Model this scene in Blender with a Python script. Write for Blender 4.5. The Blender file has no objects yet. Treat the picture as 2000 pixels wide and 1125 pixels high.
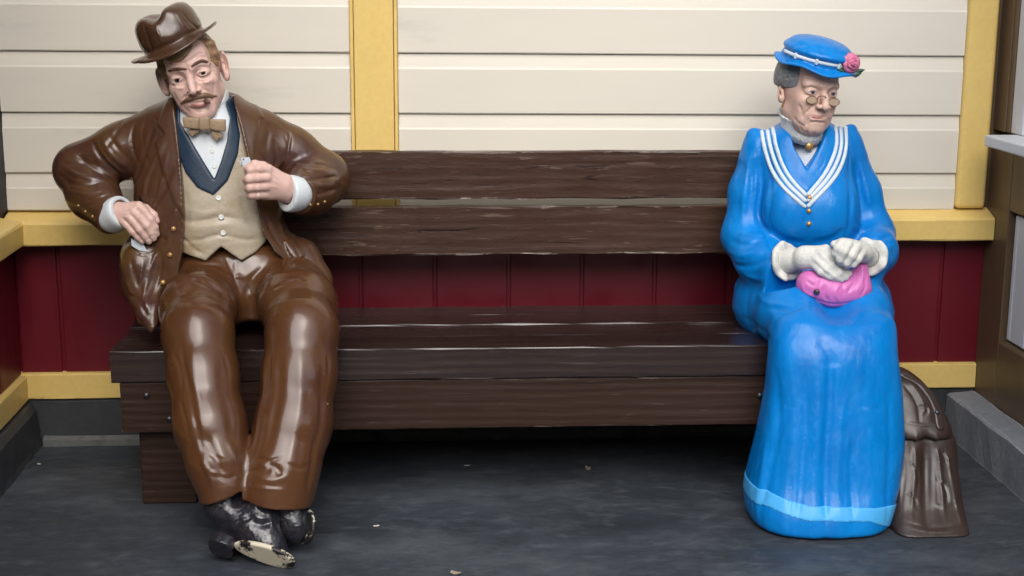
import bpy, bmesh, math, random
import numpy as np
from mathutils import Vector, Matrix

random.seed(7); np.random.seed(7)
SC = bpy.context.scene
COL = SC.collection
rad = math.radians

# ------------------------------------------------------------------ camera
F_PX, CX, CY = 2799.0, 1000.0, 562.5          # focal length and centre for a 2000 px wide frame
def _basis():
    dy = np.array([820 - CX, -40 - CY, F_PX]); dy /= np.linalg.norm(dy)
    dd = np.array([926 - CX, 13600 - CY, F_PX]); dd -= dy * dd.dot(dy); dd /= np.linalg.norm(dd)
    return np.stack([np.cross(dd, dy), dy, -dd])
RC = _basis()                                  # world = RC @ camera(x right, y down, z forward)
CAM = np.array([0.0, -4.454, 1.458])           # the wall is the plane Y = 0, the floor Z = 0
cam_d = bpy.data.cameras.new('camera'); cam = bpy.data.objects.new('camera', cam_d); COL.objects.link(cam)
cam_d.sensor_width = 36.0; cam_d.lens = F_PX / 2000 * 36; cam_d.clip_start = 0.05; cam_d.clip_end = 500
mw = Matrix.Identity(4)
for i in range(3):
    mw[i][0] = RC[i, 0]; mw[i][1] = -RC[i, 1]; mw[i][2] = -RC[i, 2]; mw[i][3] = CAM[i]
cam.matrix_world = mw
SC.camera = cam

# ------------------------------------------------------------------ sky, sun, exposure
SUN_EL, SUN_AZ = 44.0, -12.0                   # azimuth from the -Y (camera) side towards -X
world = bpy.data.worlds.new('World'); SC.world = world; world.use_nodes = True
wn = world.node_tree; wn.nodes.clear()
w_out = wn.nodes.new('ShaderNodeOutputWorld'); w_bg = wn.nodes.new('ShaderNodeBackground')
w_sky = wn.nodes.new('ShaderNodeTexSky'); w_sky.sky_type = 'NISHITA'; w_sky.sun_disc = False
w_sky.sun_elevation = rad(SUN_EL); w_sky.sun_rotation = rad(180 + SUN_AZ)
w_sky.air_density = 1.0; w_sky.dust_density = 2.5; w_sky.ozone_density = 1.0
w_hs = wn.nodes.new('ShaderNodeHueSaturation'); w_hs.inputs['Saturation'].default_value = 0.62   # thin overcast
wn.links.new(w_sky.outputs[0], w_hs.inputs['Color']); wn.links.new(w_hs.outputs[0], w_bg.inputs[0])
w_bg.inputs[1].default_value = 0.14
wn.links.new(w_bg.outputs[0], w_out.inputs[0])
sun_d = bpy.data.lights.new('sun', 'SUN'); sun = bpy.data.objects.new('sun', sun_d); COL.objects.link(sun)
sun_d.energy = 1.5; sun_d.angle = rad(50); sun_d.color = (1.0, 0.975, 0.945)
_a = rad(SUN_AZ); _e = rad(SUN_EL)
_s = Vector((math.sin(_a) * math.cos(_e), -math.cos(_a) * math.cos(_e), math.sin(_e)))
sun.rotation_euler = _s.to_track_quat('Z', 'Y').to_euler(); sun.location = (-2, -6, 8)
SC.view_settings.view_transform = 'Standard'; SC.view_settings.look = 'None'
SC.view_settings.gamma = 1.0; SC.view_settings.exposure = 0.72; SC.view_settings.use_curve_mapping = False
SC.cycles.use_denoising = True; SC.render.filter_size = 1.0
SC.cycles.max_bounces = 6

# ------------------------------------------------------------------ measuring helpers (photo point + depth -> world)
def W(px, py, Y):
    r = RC @ np.array([px - CX, py - CY, F_PX]); return CAM + (Y - CAM[1]) / r[1] * r
def mpp(Y): return (Y - CAM[1]) / RC[1, 2] / F_PX      # metres per photo pixel at depth Y

# ------------------------------------------------------------------ scene graph helpers
def tag(o, label=None, cat=None, group=None, kind=None):
    if label: o['label'] = label
    if cat: o['category'] = cat
    if group: o['group'] = group
    if kind: o['kind'] = kind
    return o
def thing(name, label, cat, loc=(0, 0, 0), group=None):
    o = bpy.data.objects.new(name, None); COL.objects.link(o); o.location = loc; o.empty_display_size = 0.1
    return tag(o, label, cat, group)
def root_loc(o):
    v = Vector((0, 0, 0))
    while o is not None:
        v += o.location; o = o.parent
    return v
def build(name, verts, faces, mat, parent=None, smooth=True, mats=None, midx=None, at=None):
    """verts are world coordinates; they are stored relative to the parent"""
    me = bpy.data.meshes.new(name)
    v = np.asarray(verts, dtype=np.float64)
    off = np.array(root_loc(parent)) if parent is not None else np.zeros(3)
    loc = np.zeros(3)
    if at is not None:
        loc = np.asarray(at, float) - off; off = np.asarray(at, float)
    v = v - off
    me.from_pydata(v.tolist(), [], faces if isinstance(faces, list) else faces.tolist())
    o = bpy.data.objects.new(name, me); COL.objects.link(o)
    for m in (mats or [mat]): me.materials.append(m)
    if midx is not None: me.polygons.foreach_set('material_index', np.asarray(midx, dtype=np.int32))
    if smooth: me.polygons.foreach_set('use_smooth', np.ones(len(me.polygons), dtype=bool))
    me.update()
    if parent is not None: o.parent = parent
    o.location = loc
    return o
def box_vf(x0, x1, y0, y1, z0, z1):
    v = [(x, y, z) for x in (x0, x1) for y in (y0, y1) for z in (z0, z1)]
    f = [(0, 1, 3, 2), (4, 6, 7, 5), (0, 4, 5, 1), (2, 3, 7, 6), (0, 2, 6, 4), (1, 5, 7, 3)]
    return v, f
def bevel_box(name, x0, x1, y0, y1, z0, z1, mat, parent=None, bev=0.004, seg=2):
    bm = bmesh.new()
    v, f = box_vf(x0, x1, y0, y1, z0, z1)
    bv = [bm.verts.new(p) for p in v]
    for q in f: bm.faces.new([bv[i] for i in q])
    bmesh.ops.bevel(bm, geom=list(bm.edges), offset=bev, segments=seg, affect='EDGES', profile=0.5)
    bmesh.ops.recalc_face_normals(bm, faces=list(bm.faces))
    vs = [tuple(w.co) for w in bm.verts]; bm.verts.index_update()
    fs = [[w.index for w in p.verts] for p in bm.faces]; bm.free()
    return build(name, vs, fs, mat, parent, smooth=False)
def prism_x(name, prof, x0, x1, mat, parent=None, nx=1, jit=0.0, seed=0, smooth=False):
    """profile of (y, z) points, extruded along X in nx steps with uneven edges"""
    rnd = np.random.RandomState(seed); n = len(prof); V = []; Fc = []
    for i in range(nx + 1):
        x = x0 + (x1 - x0) * i / nx
        for (y, z) in prof:
            V.append((x, y + (rnd.randn() * jit if jit else 0), z + (rnd.randn() * jit if jit else 0)))
    for i in range(nx):
        for j in range(n):
            a = i * n + j; b = i * n + (j + 1) % n
            Fc.append((a, b, b + n, a + n))
    Fc.append(tuple(range(n))[::-1]); Fc.append(tuple(nx * n + j for j in range(n)))
    o = build(name, V, Fc, mat, parent, smooth=smooth)
    bm = bmesh.new(); bm.from_mesh(o.data); bmesh.ops.recalc_face_normals(bm, faces=list(bm.faces)); bm.to_mesh(o.data); bm.free()
    return o
def rrect(y0, y1, z0, z1, r, n=3):
    pts = []
    for (cy, cz, a0) in ((y1 - r, z1 - r, 0), (y0 + r, z1 - r, 90), (y0 + r, z0 + r, 180), (y1 - r, z0 + r, 270)):
        for k in range(n):
            a = rad(a0 + 90 * k / (n - 1)); pts.append((cy + r * math.cos(a), cz + r * math.sin(a)))
    return pts

# ------------------------------------------------------------------ materials
def nd(nt, kind, **kw):
    n = nt.nodes.new(kind)
    for k, v in kw.items():
        if k in ('operation', 'blend_type', 'data_type', 'noise_dimensions', 'feature', 'wave_type', 'bands_direction', 'clamp', 'wave_profile', 'distance', 'samples'):
            setattr(n, k, v)
        else: n.inputs[k].default_value = v
    return n
def ramp(nt, src, stops):
    r = nt.nodes.new('ShaderNodeValToRGB'); e = r.color_ramp.elements
    while len(e) > 1: e.remove(e[-1])
    e[0].position, e[0].color = stops[0][0], stops[0][1]
    for p, c in stops[1:]:
        q = e.new(p); q.color = c
    nt.links.new(src, r.inputs[0]); return r.outputs[0]
def c4(c): return (c[0], c[1], c[2], 1.0)
def srgb(r, g, b):
    f = lambda u: (u / 255 / 12.92) if u <= 10 else ((u / 255 + 0.055) / 1.055) ** 2.4
    return (f(r), f(g), f(b))
def mixc(nt, fac, a, b, mode='MIX'):
    m = nt.nodes.new('ShaderNodeMix'); m.data_type = 'RGBA'; m.blend_type = mode
    for sock, val in ((m.inputs[0], fac), (m.inputs[6], a), (m.inputs[7], b)):
        if hasattr(val, 'is_linked') or hasattr(val, 'links'): nt.links.new(val, sock)
        elif isinstance(val, (int, float)): sock.default_value = val
        else: sock.default_value = c4(val)
    return m.outputs[2]
def material(name, col, col2=None, rough=0.5, rvar=0.1, vscale=5.0, vamt=0.5, fine=0.0, bump=0.15, bscale=60.0, coat=0.0,
             stretch=(1, 1, 1), chips=None, edge=None, stain=None, metallic=0.0, spec=0.5, grain=None, ior=1.45, sheen=0.0, coat_rough=0.12, lumps=0.0, lscale=14.0, flecks=None):
    m = bpy.data.materials.new(name); m.use_nodes = True; nt = m.node_tree; nt.nodes.clear()
    out = nt.nodes.new('ShaderNodeOutputMaterial'); bs = nt.nodes.new('ShaderNodeBsdfPrincipled'); L = nt.links.new
    L(bs.outputs[0], out.inputs[0])
    tc = nt.nodes.new('ShaderNodeTexCoord'); mp = nt.nodes.new('ShaderNodeMapping'); mp.inputs['Scale'].default_value = stretch
    L(tc.outputs['Object'], mp.inputs[0])
    oi = nt.nodes.new('ShaderNodeObjectInfo')
    add = nt.nodes.new('ShaderNodeVectorMath'); add.operation = 'ADD'; L(mp.outputs[0], add.inputs[0])
    sc = nt.nodes.new('ShaderNodeVectorMath'); sc.operation = 'SCALE'; sc.inputs[0].default_value = (13.1, 7.7, 5.3); L(oi.outputs['Random'], sc.inputs['Scale'])
    L(sc.outputs[0], add.inputs[1]); vec = add.outputs[0]
    n1 = nd(nt, 'ShaderNodeTexNoise', Scale=vscale, Detail=6.0, Roughness=0.6); L(vec, n1.inputs['Vector'])
    f1 = ramp(nt, n1.outputs[0], [(0.3, (0, 0, 0, 1)), (0.7, (1, 1, 1, 1))])
    c2 = col2 or tuple(x * 0.8 for x in col)
    mm = nd(nt, 'ShaderNodeMath', operation='MULTIPLY'); L(f1, mm.inputs[0]); mm.inputs[1].default_value = vamt
    color = mixc(nt, mm.outputs[0], col, c2)
    hgt = None
    if grain:                      # wood grain: (scale across, strength, dark colour)
        gs, gamt, gcol = grain
        gm = nt.nodes.new('ShaderNodeMapping'); gm.inputs['Scale'].default_value = (1.6, gs, gs); L(tc.outputs['Object'], gm.inputs[0])
        ga = nt.nodes.new('ShaderNodeVectorMath'); ga.operation = 'ADD'; L(gm.outputs[0], ga.inputs[0]); L(sc.outputs[0], ga.inputs[1])
        gn = nd(nt, 'ShaderNodeTexNoise', Scale=1.0, Detail=7.0, Roughness=0.62, Distortion=1.1); L(ga.outputs[0], gn.inputs['Vector'])
        wm = nt.nodes.new('ShaderNodeMapping'); wm.inputs['Scale'].default_value = (0.14, 1.0, 1.0); L(tc.outputs['Object'], wm.inputs[0])
        wa = nt.nodes.new('ShaderNodeVectorMath'); wa.operation = 'ADD'; L(wm.outputs[0], wa.inputs[0]); L(sc.outputs[0], wa.inputs[1])
        wv = nd(nt, 'ShaderNodeTexWave', wave_type='BANDS', bands_direction='Z', Scale=gs * 0.42, Distortion=6.0, Detail=4.0); wv.inputs['Detail Scale'].default_value = 0.9; wv.inputs['Detail Roughness'].default_value = 0.6
        L(wa.outputs[0], wv.inputs['Vector'])
        gavg = nd(nt, 'ShaderNodeMath', operation='MULTIPLY_ADD'); L(wv.outputs['Fac'], gavg.inputs[0]); gavg.inputs[1].default_value = 0.22; 
        gsc = nd(nt, 'ShaderNodeMath', operation='MULTIPLY'); L(gn.outputs[0], gsc.inputs[0]); gsc.inputs[1].default_value = 0.78
        L(gsc.outputs[0], gavg.inputs[2])
        gf = ramp(nt, gavg.outputs[0], [(0.30, (0, 0, 0, 1)), (0.50, (0.5, 0.5, 0.5, 1)), (0.68, (1, 1, 1, 1))])
        gi = nd(nt, 'ShaderNodeMath', operation='MULTIPLY'); L(gf, gi.inputs[0]); gi.inputs[1].default_value = gamt
        color = mixc(nt, gi.outputs[0], color, gcol); hgt = gf
    if fine:
        n2 = nd(nt, 'ShaderNodeTexNoise', Scale=vscale * 14, Detail=3.0, Roughness=0.7); L(vec, n2.inputs['Vector'])
        color = mixc(nt, fine, color, mixc(nt, 1.0, color, ramp(nt, n2.outputs[0], [(0.3, (0.45, 0.45, 0.45, 1)), (0.7, (1.3, 1.3, 1.3, 1))]), 'MULTIPLY'))
    if flecks:                     # thin scuffs along the grain
        for (fcol, fx, fz, ft, famt) in flecks:
            fm = nt.nodes.new('ShaderNodeMapping'); fm.inputs['Scale'].default_value = (fx, fz, fz); fm.inputs['Rotation'].default_value = (0, 0.05, 0); L(tc.outputs['Object'], fm.inputs[0])
            fa = nt.nodes.new('ShaderNodeVectorMath'); fa.operation = 'ADD'; L(fm.outputs[0], fa.inputs[0]); L(sc.outputs[0], fa.inputs[1])
            fn_ = nd(nt, 'ShaderNodeTexNoise', Scale=1.0, Detail=3.0, Roughness=0.6, Distortion=0.8); L(fa.outputs[0], fn_.inputs['Vector'])
            ff = ramp(nt, fn_.outputs[0], [(ft, (0, 0, 0, 1)), (ft + 0.03, (1, 1, 1, 1))])
            fq = nd(nt, 'ShaderNodeMath', operation='MULTIPLY'); L(ff, fq.inputs[0]); fq.inputs[1].default_value = famt
            color = mixc(nt, fq.outputs[0], color, fcol)
    if stain:                      # (colour, scale, low, high, amount): dirt blotches with their own shape
        for (scol, ss, lo, hi, amt) in stain:
            n3 = nd(nt, 'ShaderNodeTexNoise', Scale=ss, Detail=8.0, Roughness=0.72, Distortion=0.12); L(vec, n3.inputs['Vector'])
            f3 = ramp(nt, n3.outputs[0], [(lo, (0, 0, 0, 1)), (hi, (1, 1, 1, 1))])
            m3 = nd(nt, 'ShaderNodeMath', operation='MULTIPLY'); L(f3, m3.inputs[0]); m3.inputs[1].default_value = amt
            color = mixc(nt, m3.outputs[0], color, scol)
    chipf = None
    if chips:                      # (colour, scale, threshold, width)
        ccol, cs, ct = chips
        n4 = nd(nt, 'ShaderNodeTexNoise', Scale=cs, Detail=4.0, Roughness=0.6); L(vec, n4.inputs['Vector'])
        chipf = ramp(nt, n4.outputs[0], [(ct, (0, 0, 0, 1)), (ct + 0.012, (1, 1, 1, 1))])
        color = mixc(nt, chipf, color, ccol)
    if edge:                       # paint worn off along edges: (colour, radius, noise scale, threshold)
        ecol, er, es, et = edge
        bv = nd(nt, 'ShaderNodeBevel', samples=4); bv.inputs['Radius'].default_value = er
        ge = nt.nodes.new('ShaderNodeNewGeometry')
        dt = nt.nodes.new('ShaderNodeVectorMath'); dt.operation = 'DOT_PRODUCT'; L(bv.outputs[0], dt.inputs[0]); L(ge.outputs['Normal'], dt.inputs[1])
        n5 = nd(nt, 'ShaderNodeTexNoise', Scale=es, Detail=5.0, Roughness=0.7); L(vec, n5.inputs['Vector'])
        ef = ramp(nt, dt.outputs['Value'], [(0.80, (1, 1, 1, 1)), (0.985, (0, 0, 0, 1))])
        en = ramp(nt, n5.outputs[0], [(et, (0, 0, 0, 1)), (et + 0.04, (1, 1, 1, 1))])
        em = nd(nt, 'ShaderNodeMath', operation='MULTIPLY'); L(ef, em.inputs[0]); L(en, em.inputs[1])
        color = mixc(nt, em.outputs[0], color, ecol)
    L(color, bs.inputs['Base Color'])
    nr = nd(nt, 'ShaderNodeTexNoise', Scale=vscale * 2.3, Detail=5.0, Roughness=0.6); L(vec, nr.inputs['Vector'])
    mr = nd(nt, 'ShaderNodeMapRange'); L(nr.outputs[0], mr.inputs[0]); mr.inputs[1].default_value = 0.3; mr.inputs[2].default_value = 0.7
    mr.inputs[3].default_value = max(0.02, rough - rvar); mr.inputs[4].default_value = min(1, rough + rvar)
    L(mr.outputs[0], bs.inputs['Roughness'])
    bs.inputs['Metallic'].default_value = metallic; bs.inputs['IOR'].default_value = ior
    bs.inputs['Specular IOR Level'].default_value = spec
    bs.inputs['Coat Weight'].default_value = coat; bs.inputs['Coat Roughness'].default_value = coat_rough
    nrm = None
    if lumps:
        nl = nd(nt, 'ShaderNodeTexNoise', Scale=lscale, Detail=2.0, Roughness=0.5); L(vec, nl.inputs['Vector'])
        bl = nd(nt, 'ShaderNodeBump', Strength=lumps, Distance=0.02); L(nl.outputs[0], bl.inputs['Height']); nrm = bl.outputs[0]
    if bump:
        nb = nd(nt, 'ShaderNodeTexNoise', Scale=bscale, Detail=5.0, Roughness=0.6); L(vec, nb.inputs['Vector'])
        bn = nd(nt, 'ShaderNodeBump', Strength=bump, Distance=0.004); L(nb.outputs[0], bn.inputs['Height'])
        if nrm is not None: L(nrm, bn.inputs['Normal'])
        nrm = bn.outputs[0]
    if hgt is not None:
        b2 = nd(nt, 'ShaderNodeBump', Strength=0.42, Distance=0.003); b2.invert = True; L(hgt, b2.inputs['Height'])
        if nrm is not None: L(nrm, b2.inputs['Normal'])
        nrm = b2.outputs[0]
    if chipf is not None:
        b3 = nd(nt, 'ShaderNodeBump', Strength=0.5, Distance=0.001); b3.invert = True; L(chipf, b3.inputs['Height'])
        if nrm is not None: L(nrm, b3.inputs['Normal'])
        nrm = b3.outputs[0]
    if nrm is not None: L(nrm, bs.inputs['Normal'])
    return m

CHIP = (0.55, 0.50, 0.42)
MT = {}
MT['cream'] = material('cream_paint', (0.72, 0.67, 0.57), (0.65, 0.61, 0.53), rough=0.45, vscale=3, bump=0.06, bscale=35, stretch=(0.5, 1, 2),
                       stain=[((0.30, 0.29, 0.27), 7.0, 0.66, 0.82, 0.35), ((0.22, 0.20, 0.18), 45.0, 0.70, 0.74, 0.45), ((0.40, 0.385, 0.36), 3.0, 0.58, 0.74, 0.35)], edge=((0.30, 0.27, 0.22), 0.004, 9.0, 0.60))
MT['yellow'] = material('yellow_paint', (0.78, 0.56, 0.185), (0.68, 0.475, 0.15), rough=0.42, vscale=4, bump=0.08, bscale=40, fine=0.1,
                        stain=[((0.25, 0.15, 0.05), 10.0, 0.68, 0.78, 0.5), ((0.12, 0.08, 0.04), 45.0, 0.74, 0.77, 0.6)], edge=((0.28, 0.17, 0.10), 0.006, 16.0, 0.54))
MT['red'] = material('dark_red_paint', (0.130, 0.0045, 0.0125), (0.098, 0.0035, 0.010), rough=0.45, vscale=3, bump=0.1, bscale=50, chips=((0.3, 0.12, 0.1), 55.0, 0.775), stretch=(1, 1, .5))
MT['brown_wall'] = material('brown_wall_paint', (0.115, 0.075, 0.042), (0.09, 0.06, 0.036), rough=0.4, vscale=3, bump=0.06, bscale=45)
MT['navy_wall'] = material('dark_window_frame', (0.006, 0.008, 0.014), (0.010, 0.011, 0.015), rough=0.55, vscale=4, bump=0.05)
MT['white_paint'] = material('white_grey_paint', (0.62, 0.64, 0.68), (0.52, 0.54, 0.58), rough=0.45, vscale=5, bump=0.06, stain=[((0.3, 0.3, 0.3), 12.0, 0.66, 0.8, 0.4)])
MT['concrete_dark'] = material('painted_concrete_base', (0.040, 0.043, 0.048), (0.026, 0.028, 0.031), rough=0.55, vscale=4, bump=0.35, bscale=40, fine=0.2,
                               stain=[((0.10, 0.11, 0.12), 5.0, 0.55, 0.75, 0.5)], edge=((0.12, 0.125, 0.13), 0.01, 9.0, 0.5))
MT['strip'] = material('grey_mortar_strip', (0.12, 0.125, 0.115), (0.08, 0.084, 0.08), rough=0.7, vscale=6, bump=0.5, bscale=50, fine=0.3, stain=[((0.03, 0.03, 0.03), 9.0, 0.55, 0.7, 0.7)])
MT['kerb'] = material('grey_concrete_kerb', (0.22, 0.235, 0.26), (0.15, 0.16, 0.18), rough=0.7, vscale=6, bump=0.5, bscale=55, fine=0.3,
                      stain=[((0.07, 0.07, 0.08), 8.0, 0.6, 0.75, 0.6)], edge=((0.38, 0.39, 0.42), 0.012, 10.0, 0.42))
MT['floor'] = material('dark_sealed_asphalt', (0.044, 0.053, 0.064), (0.028, 0.034, 0.042), rough=0.6, rvar=0.15, vscale=2.2, vamt=0.9, bump=0.45, bscale=90, fine=0.5, stretch=(0.8, 1.5, 1),
                       stain=[((0.022, 0.026, 0.031), 2.2, 0.46, 0.66, 0.6), ((0.082, 0.092, 0.104), 2.8, 0.50, 0.66, 0.6), ((0.105, 0.116, 0.13), 14.0, 0.53, 0.68, 0.45), ((0.15, 0.16, 0.17), 70.0, 0.66, 0.72, 0.5), ((0.010, 0.010, 0.012), 50.0, 0.63, 0.69, 0.6)])
MT['wood'] = material('dark_stained_wood', (0.031, 0.0150, 0.0100), (0.016, 0.0085, 0.0062), spec=0.3, flecks=[((0.085, 0.062, 0.050), 7, 120, 0.66, 0.5), ((0.34, 0.28, 0.23), 14, 60, 0.775, 0.8)], rough=0.46, rvar=0.12, vscale=4, stretch=(0.25, 1, 1), bump=0.2, bscale=45,
                      grain=(30.0, 0.5, (0.050, 0.026, 0.0175)), edge=((0.42, 0.36, 0.30), 0.004, 20.0, 0.57))
MT['wood_rough'] = material('flaking_stained_wood', (0.060, 0.028, 0.0165), (0.024, 0.0120, 0.0080), spec=0.32, flecks=[((0.14, 0.095, 0.075), 9, 95, 0.64, 0.7), ((0.006, 0.004, 0.004), 6, 80, 0.64, 0.8), ((0.45, 0.38, 0.31), 16, 70, 0.755, 0.9)], rough=0.42, rvar=0.14, vscale=6, stretch=(0.35, 1, 1), bump=0.9, bscale=22,
                            grain=(24.0, 0.5, (0.066, 0.038, 0.029)), chips=((0.40, 0.33, 0.27), 16.0, 0.755), edge=((0.46, 0.40, 0.33), 0.006, 13.0, 0.52))
MT['wood_gloss'] = material('varnished_seat_wood', (0.020, 0.010, 0.009), (0.012, 0.007, 0.0065), flecks=[((0.06, 0.05, 0.046), 6, 110, 0.66, 0.5)], rough=0.3, rvar=0.1, vscale=4, stretch=(0.25, 1, 1), bump=0.12, bscale=45, coat=0.6, coat_rough=0.16,
                      grain=(30.0, 0.5, (0.040, 0.023, 0.018)), edge=((0.34, 0.29, 0.25), 0.003, 24.0, 0.60))
MT['added_ridge'] = material('added_ridge_green', (0.045, 0.055, 0.03), (0.025, 0.035, 0.018), rough=0.9, vscale=1.2, vamt=1.0, bump=0.6, bscale=3)
MT['bolt'] = material('dark_bolt_metal', (0.10, 0.10, 0.11), rough=0.4, metallic=0.8, bump=0.1)
# statue paints
ENAMEL = dict(coat=0.45, coat_rough=0.10, bump=0.10, bscale=38)
MT['suit'] = material('brown_enamel_suit', (0.088, 0.038, 0.016), (0.058, 0.024, 0.014), spec=0.4, rough=0.38, rvar=0.12, vscale=8, lumps=0.16, lscale=16, stain=[((0.105, 0.055, 0.013), 5.0, 0.50, 0.68, 0.6), ((0.045, 0.016, 0.018), 7.0, 0.50, 0.66, 0.7)], chips=((0.30, 0.17, 0.09), 24.0, 0.74), **ENAMEL)
MT['trouser'] = material('brown_enamel_trousers', (0.090, 0.037, 0.014), (0.060, 0.023, 0.011), spec=0.4, rough=0.30, rvar=0.08, vscale=4, lumps=0.07, lscale=8, stain=[((0.118, 0.057, 0.013), 4.0, 0.50, 0.68, 0.5), ((0.060, 0.020, 0.014), 6.0, 0.52, 0.66, 0.6)], chips=((0.42, 0.30, 0.18), 22.0, 0.735), **ENAMEL)
MT['hat_brown'] = material('brown_enamel_hat', (0.075, 0.034, 0.016), (0.05, 0.024, 0.015), rough=0.3, vscale=9, lumps=0.15, lscale=16, **ENAMEL)
MT['skin'] = material('painted_skin', (0.68, 0.465, 0.395), (0.58, 0.355, 0.30), rough=0.45, vscale=26, vamt=0.7, bump=0.12, bscale=120, coat=0.12, coat_rough=0.25)
MT['skin_w'] = material('painted_skin_old', (0.66, 0.45, 0.37), (0.55, 0.34, 0.275), rough=0.5, vscale=26, vamt=0.7, bump=0.15, bscale=120)
MT['nail'] = material('painted_fingernail', (0.68, 0.52, 0.44), rough=0.35, bump=0.0)
MT['lip'] = material('painted_lip', (0.42, 0.17, 0.15), rough=0.4, bump=0.1)
MT['lip_red'] = material('painted_red_lip', (0.24, 0.025, 0.04), rough=0.35, bump=0.1)
MT['hair_brown'] = material('painted_brown_hair', (0.16, 0.085, 0.04), (0.36, 0.22, 0.11), rough=0.42, vscale=22, stretch=(1, 1, 3.5), vamt=1.0, bump=0.8, bscale=55, coat=0.2)
MT['brow_brown'] = material('painted_brow', (0.105, 0.05, 0.03), (0.17, 0.09, 0.05), rough=0.45, vscale=60, bump=0.6, bscale=150)
MT['moustache'] = material('painted_moustache', (0.15, 0.075, 0.04), (0.34, 0.22, 0.14), rough=0.42, vscale=60, bump=0.7, bscale=140)
MT['hair_grey'] = material('painted_grey_hair', (0.15, 0.155, 0.165), (0.30, 0.305, 0.315), rough=0.6, vscale=45, stretch=(1, 1, 3), vamt=1.0, bump=0.9, bscale=90)
MT['shirt'] = material('white_painted_shirt', (0.66, 0.70, 0.72), (0.56, 0.60, 0.62), rough=0.42, vscale=10, bump=0.15, bscale=40)
MT['tan'] = material('tan_painted_waistcoat', (0.47, 0.41, 0.31), (0.33, 0.26, 0.17), rough=0.42, vscale=9, vamt=0.9, bump=0.2, bscale=40, coat=0.1, fine=0.15,
                     stain=[((0.24, 0.15, 0.06), 5.0, 0.50, 0.62, 0.65), ((0.56, 0.52, 0.44), 9.0, 0.52, 0.66, 0.6)], stretch=(0.7, 1, 1.7))
MT['navy'] = material('navy_painted_lapel', (0.010, 0.026, 0.052), (0.016, 0.036, 0.062), rough=0.4, vscale=12, bump=0.15, stain=[((0.16, 0.16, 0.13), 22.0, 0.68, 0.76, 0.6)])
MT['bow'] = material('tan_bow_tie', (0.34, 0.245, 0.15), (0.25, 0.17, 0.10), rough=0.45, vscale=40, bump=0.4, bscale=160)
MT['button_white'] = material('white_button', (0.68, 0.70, 0.66), rough=0.35, bump=0.05)
MT['brass'] = material('gold_button', (0.42, 0.23, 0.07), (0.5, 0.34, 0.16), rough=0.32, metallic=0.55, vscale=60, bump=0.2)
MT['boot'] = material('black_boot_paint', (0.014, 0.014, 0.018), (0.028, 0.022, 0.032), rough=0.25, vscale=14, lumps=0.5, lscale=30, chips=((0.25, 0.25, 0.26), 40.0, 0.74), **ENAMEL)
MT['sole'] = material('worn_cream_sole', (0.62, 0.55, 0.42), (0.5, 0.44, 0.33), rough=0.45, vscale=14, bump=0.3, stain=[((0.014, 0.012, 0.012), 11.0, 0.49, 0.505, 1.0)])
MT['eye_white'] = material('painted_eye', (0.55, 0.52, 0.48), rough=0.25, bump=0)
MT['iris_brown'] = material('painted_dark_iris', (0.03, 0.022, 0.018), rough=0.2, bump=0)
MT['iris_blue'] = material('painted_blue_iris', (0.10, 0.14, 0.19), rough=0.2, bump=0)
MT['pupil'] = material('painted_pupil', (0.006, 0.006, 0.007), rough=0.15, bump=0)
MT['card'] = material('white_card', (0.62, 0.68, 0.74), rough=0.4, bump=0.05)
MT['ink'] = material('black_ink', (0.01, 0.01, 0.012), rough=0.5, bump=0)
MT['cigar'] = material('brown_cigar', (0.15, 0.08, 0.05), rough=0.5, bump=0.4)
MT['blue'] = material('blue_enamel_dress', (0.0006, 0.200, 0.58), (0.0005, 0.145, 0.48), spec=0.3, rough=0.36, rvar=0.14, vscale=7, vamt=0.9, lumps=0.22, lscale=20, bump=0.22, bscale=50, coat=0.16, coat_rough=0.10, chips=((0.45, 0.55, 0.62), 26.0, 0.765),
                      stain=[((0.006, 0.25, 0.70), 5.0, 0.50, 0.70, 0.7), ((0.0, 0.095, 0.40), 8.0, 0.56, 0.72, 0.45), ((0.10, 0.40, 0.76), 34.0, 0.68, 0.71, 0.5), ((0.0, 0.05, 0.20), 30.0, 0.70, 0.73, 0.4)], stretch=(1.3, 1.3, 0.6))
MT['band_blue'] = material('pale_blue_hem_band', (0.075, 0.40, 0.78), (0.05, 0.33, 0.70), spec=0.3, rough=0.42, vscale=7, bump=0.12, coat=0.15)
MT['trim_white'] = material('white_braid', (0.62, 0.70, 0.76), (0.5, 0.58, 0.64), rough=0.6, vscale=40, bump=0.7, bscale=120)
MT['lace'] = material('white_lace', (0.70, 0.72, 0.72), (0.55, 0.57, 0.58), rough=0.7, vscale=60, bump=0.9, bscale=150)
MT['glove'] = material('white_glove', (0.66, 0.66, 0.62), (0.52, 0.51, 0.46), rough=0.65, vscale=30, bump=0.5, bscale=170, stain=[((0.25, 0.24, 0.22), 28.0, 0.68, 0.76, 0.5)])
MT['pink'] = material('pink_purse_paint', (0.62, 0.17, 0.46), (0.50, 0.12, 0.36), rough=0.42, vscale=9, bump=0.15, coat=0.1)
MT['rose'] = material('pink_rose_paint', (0.60, 0.11, 0.25), (0.68, 0.30, 0.42), rough=0.45, vscale=60, vamt=0.8, bump=0.2)
MT['leaf'] = material('dark_leaf_paint', (0.02, 0.06, 0.04), (0.04, 0.10, 0.05), rough=0.45, vscale=40, bump=0.3)
MT['gold_wire'] = material('bronze_spectacle_wire', (0.17, 0.115, 0.055), rough=0.4, metallic=0.4, bump=0.1)
MT['lens'] = material('painted_spectacle_lens', (0.46, 0.33, 0.235), (0.52, 0.39, 0.29), rough=0.3, vscale=40, bump=0.05)
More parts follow.
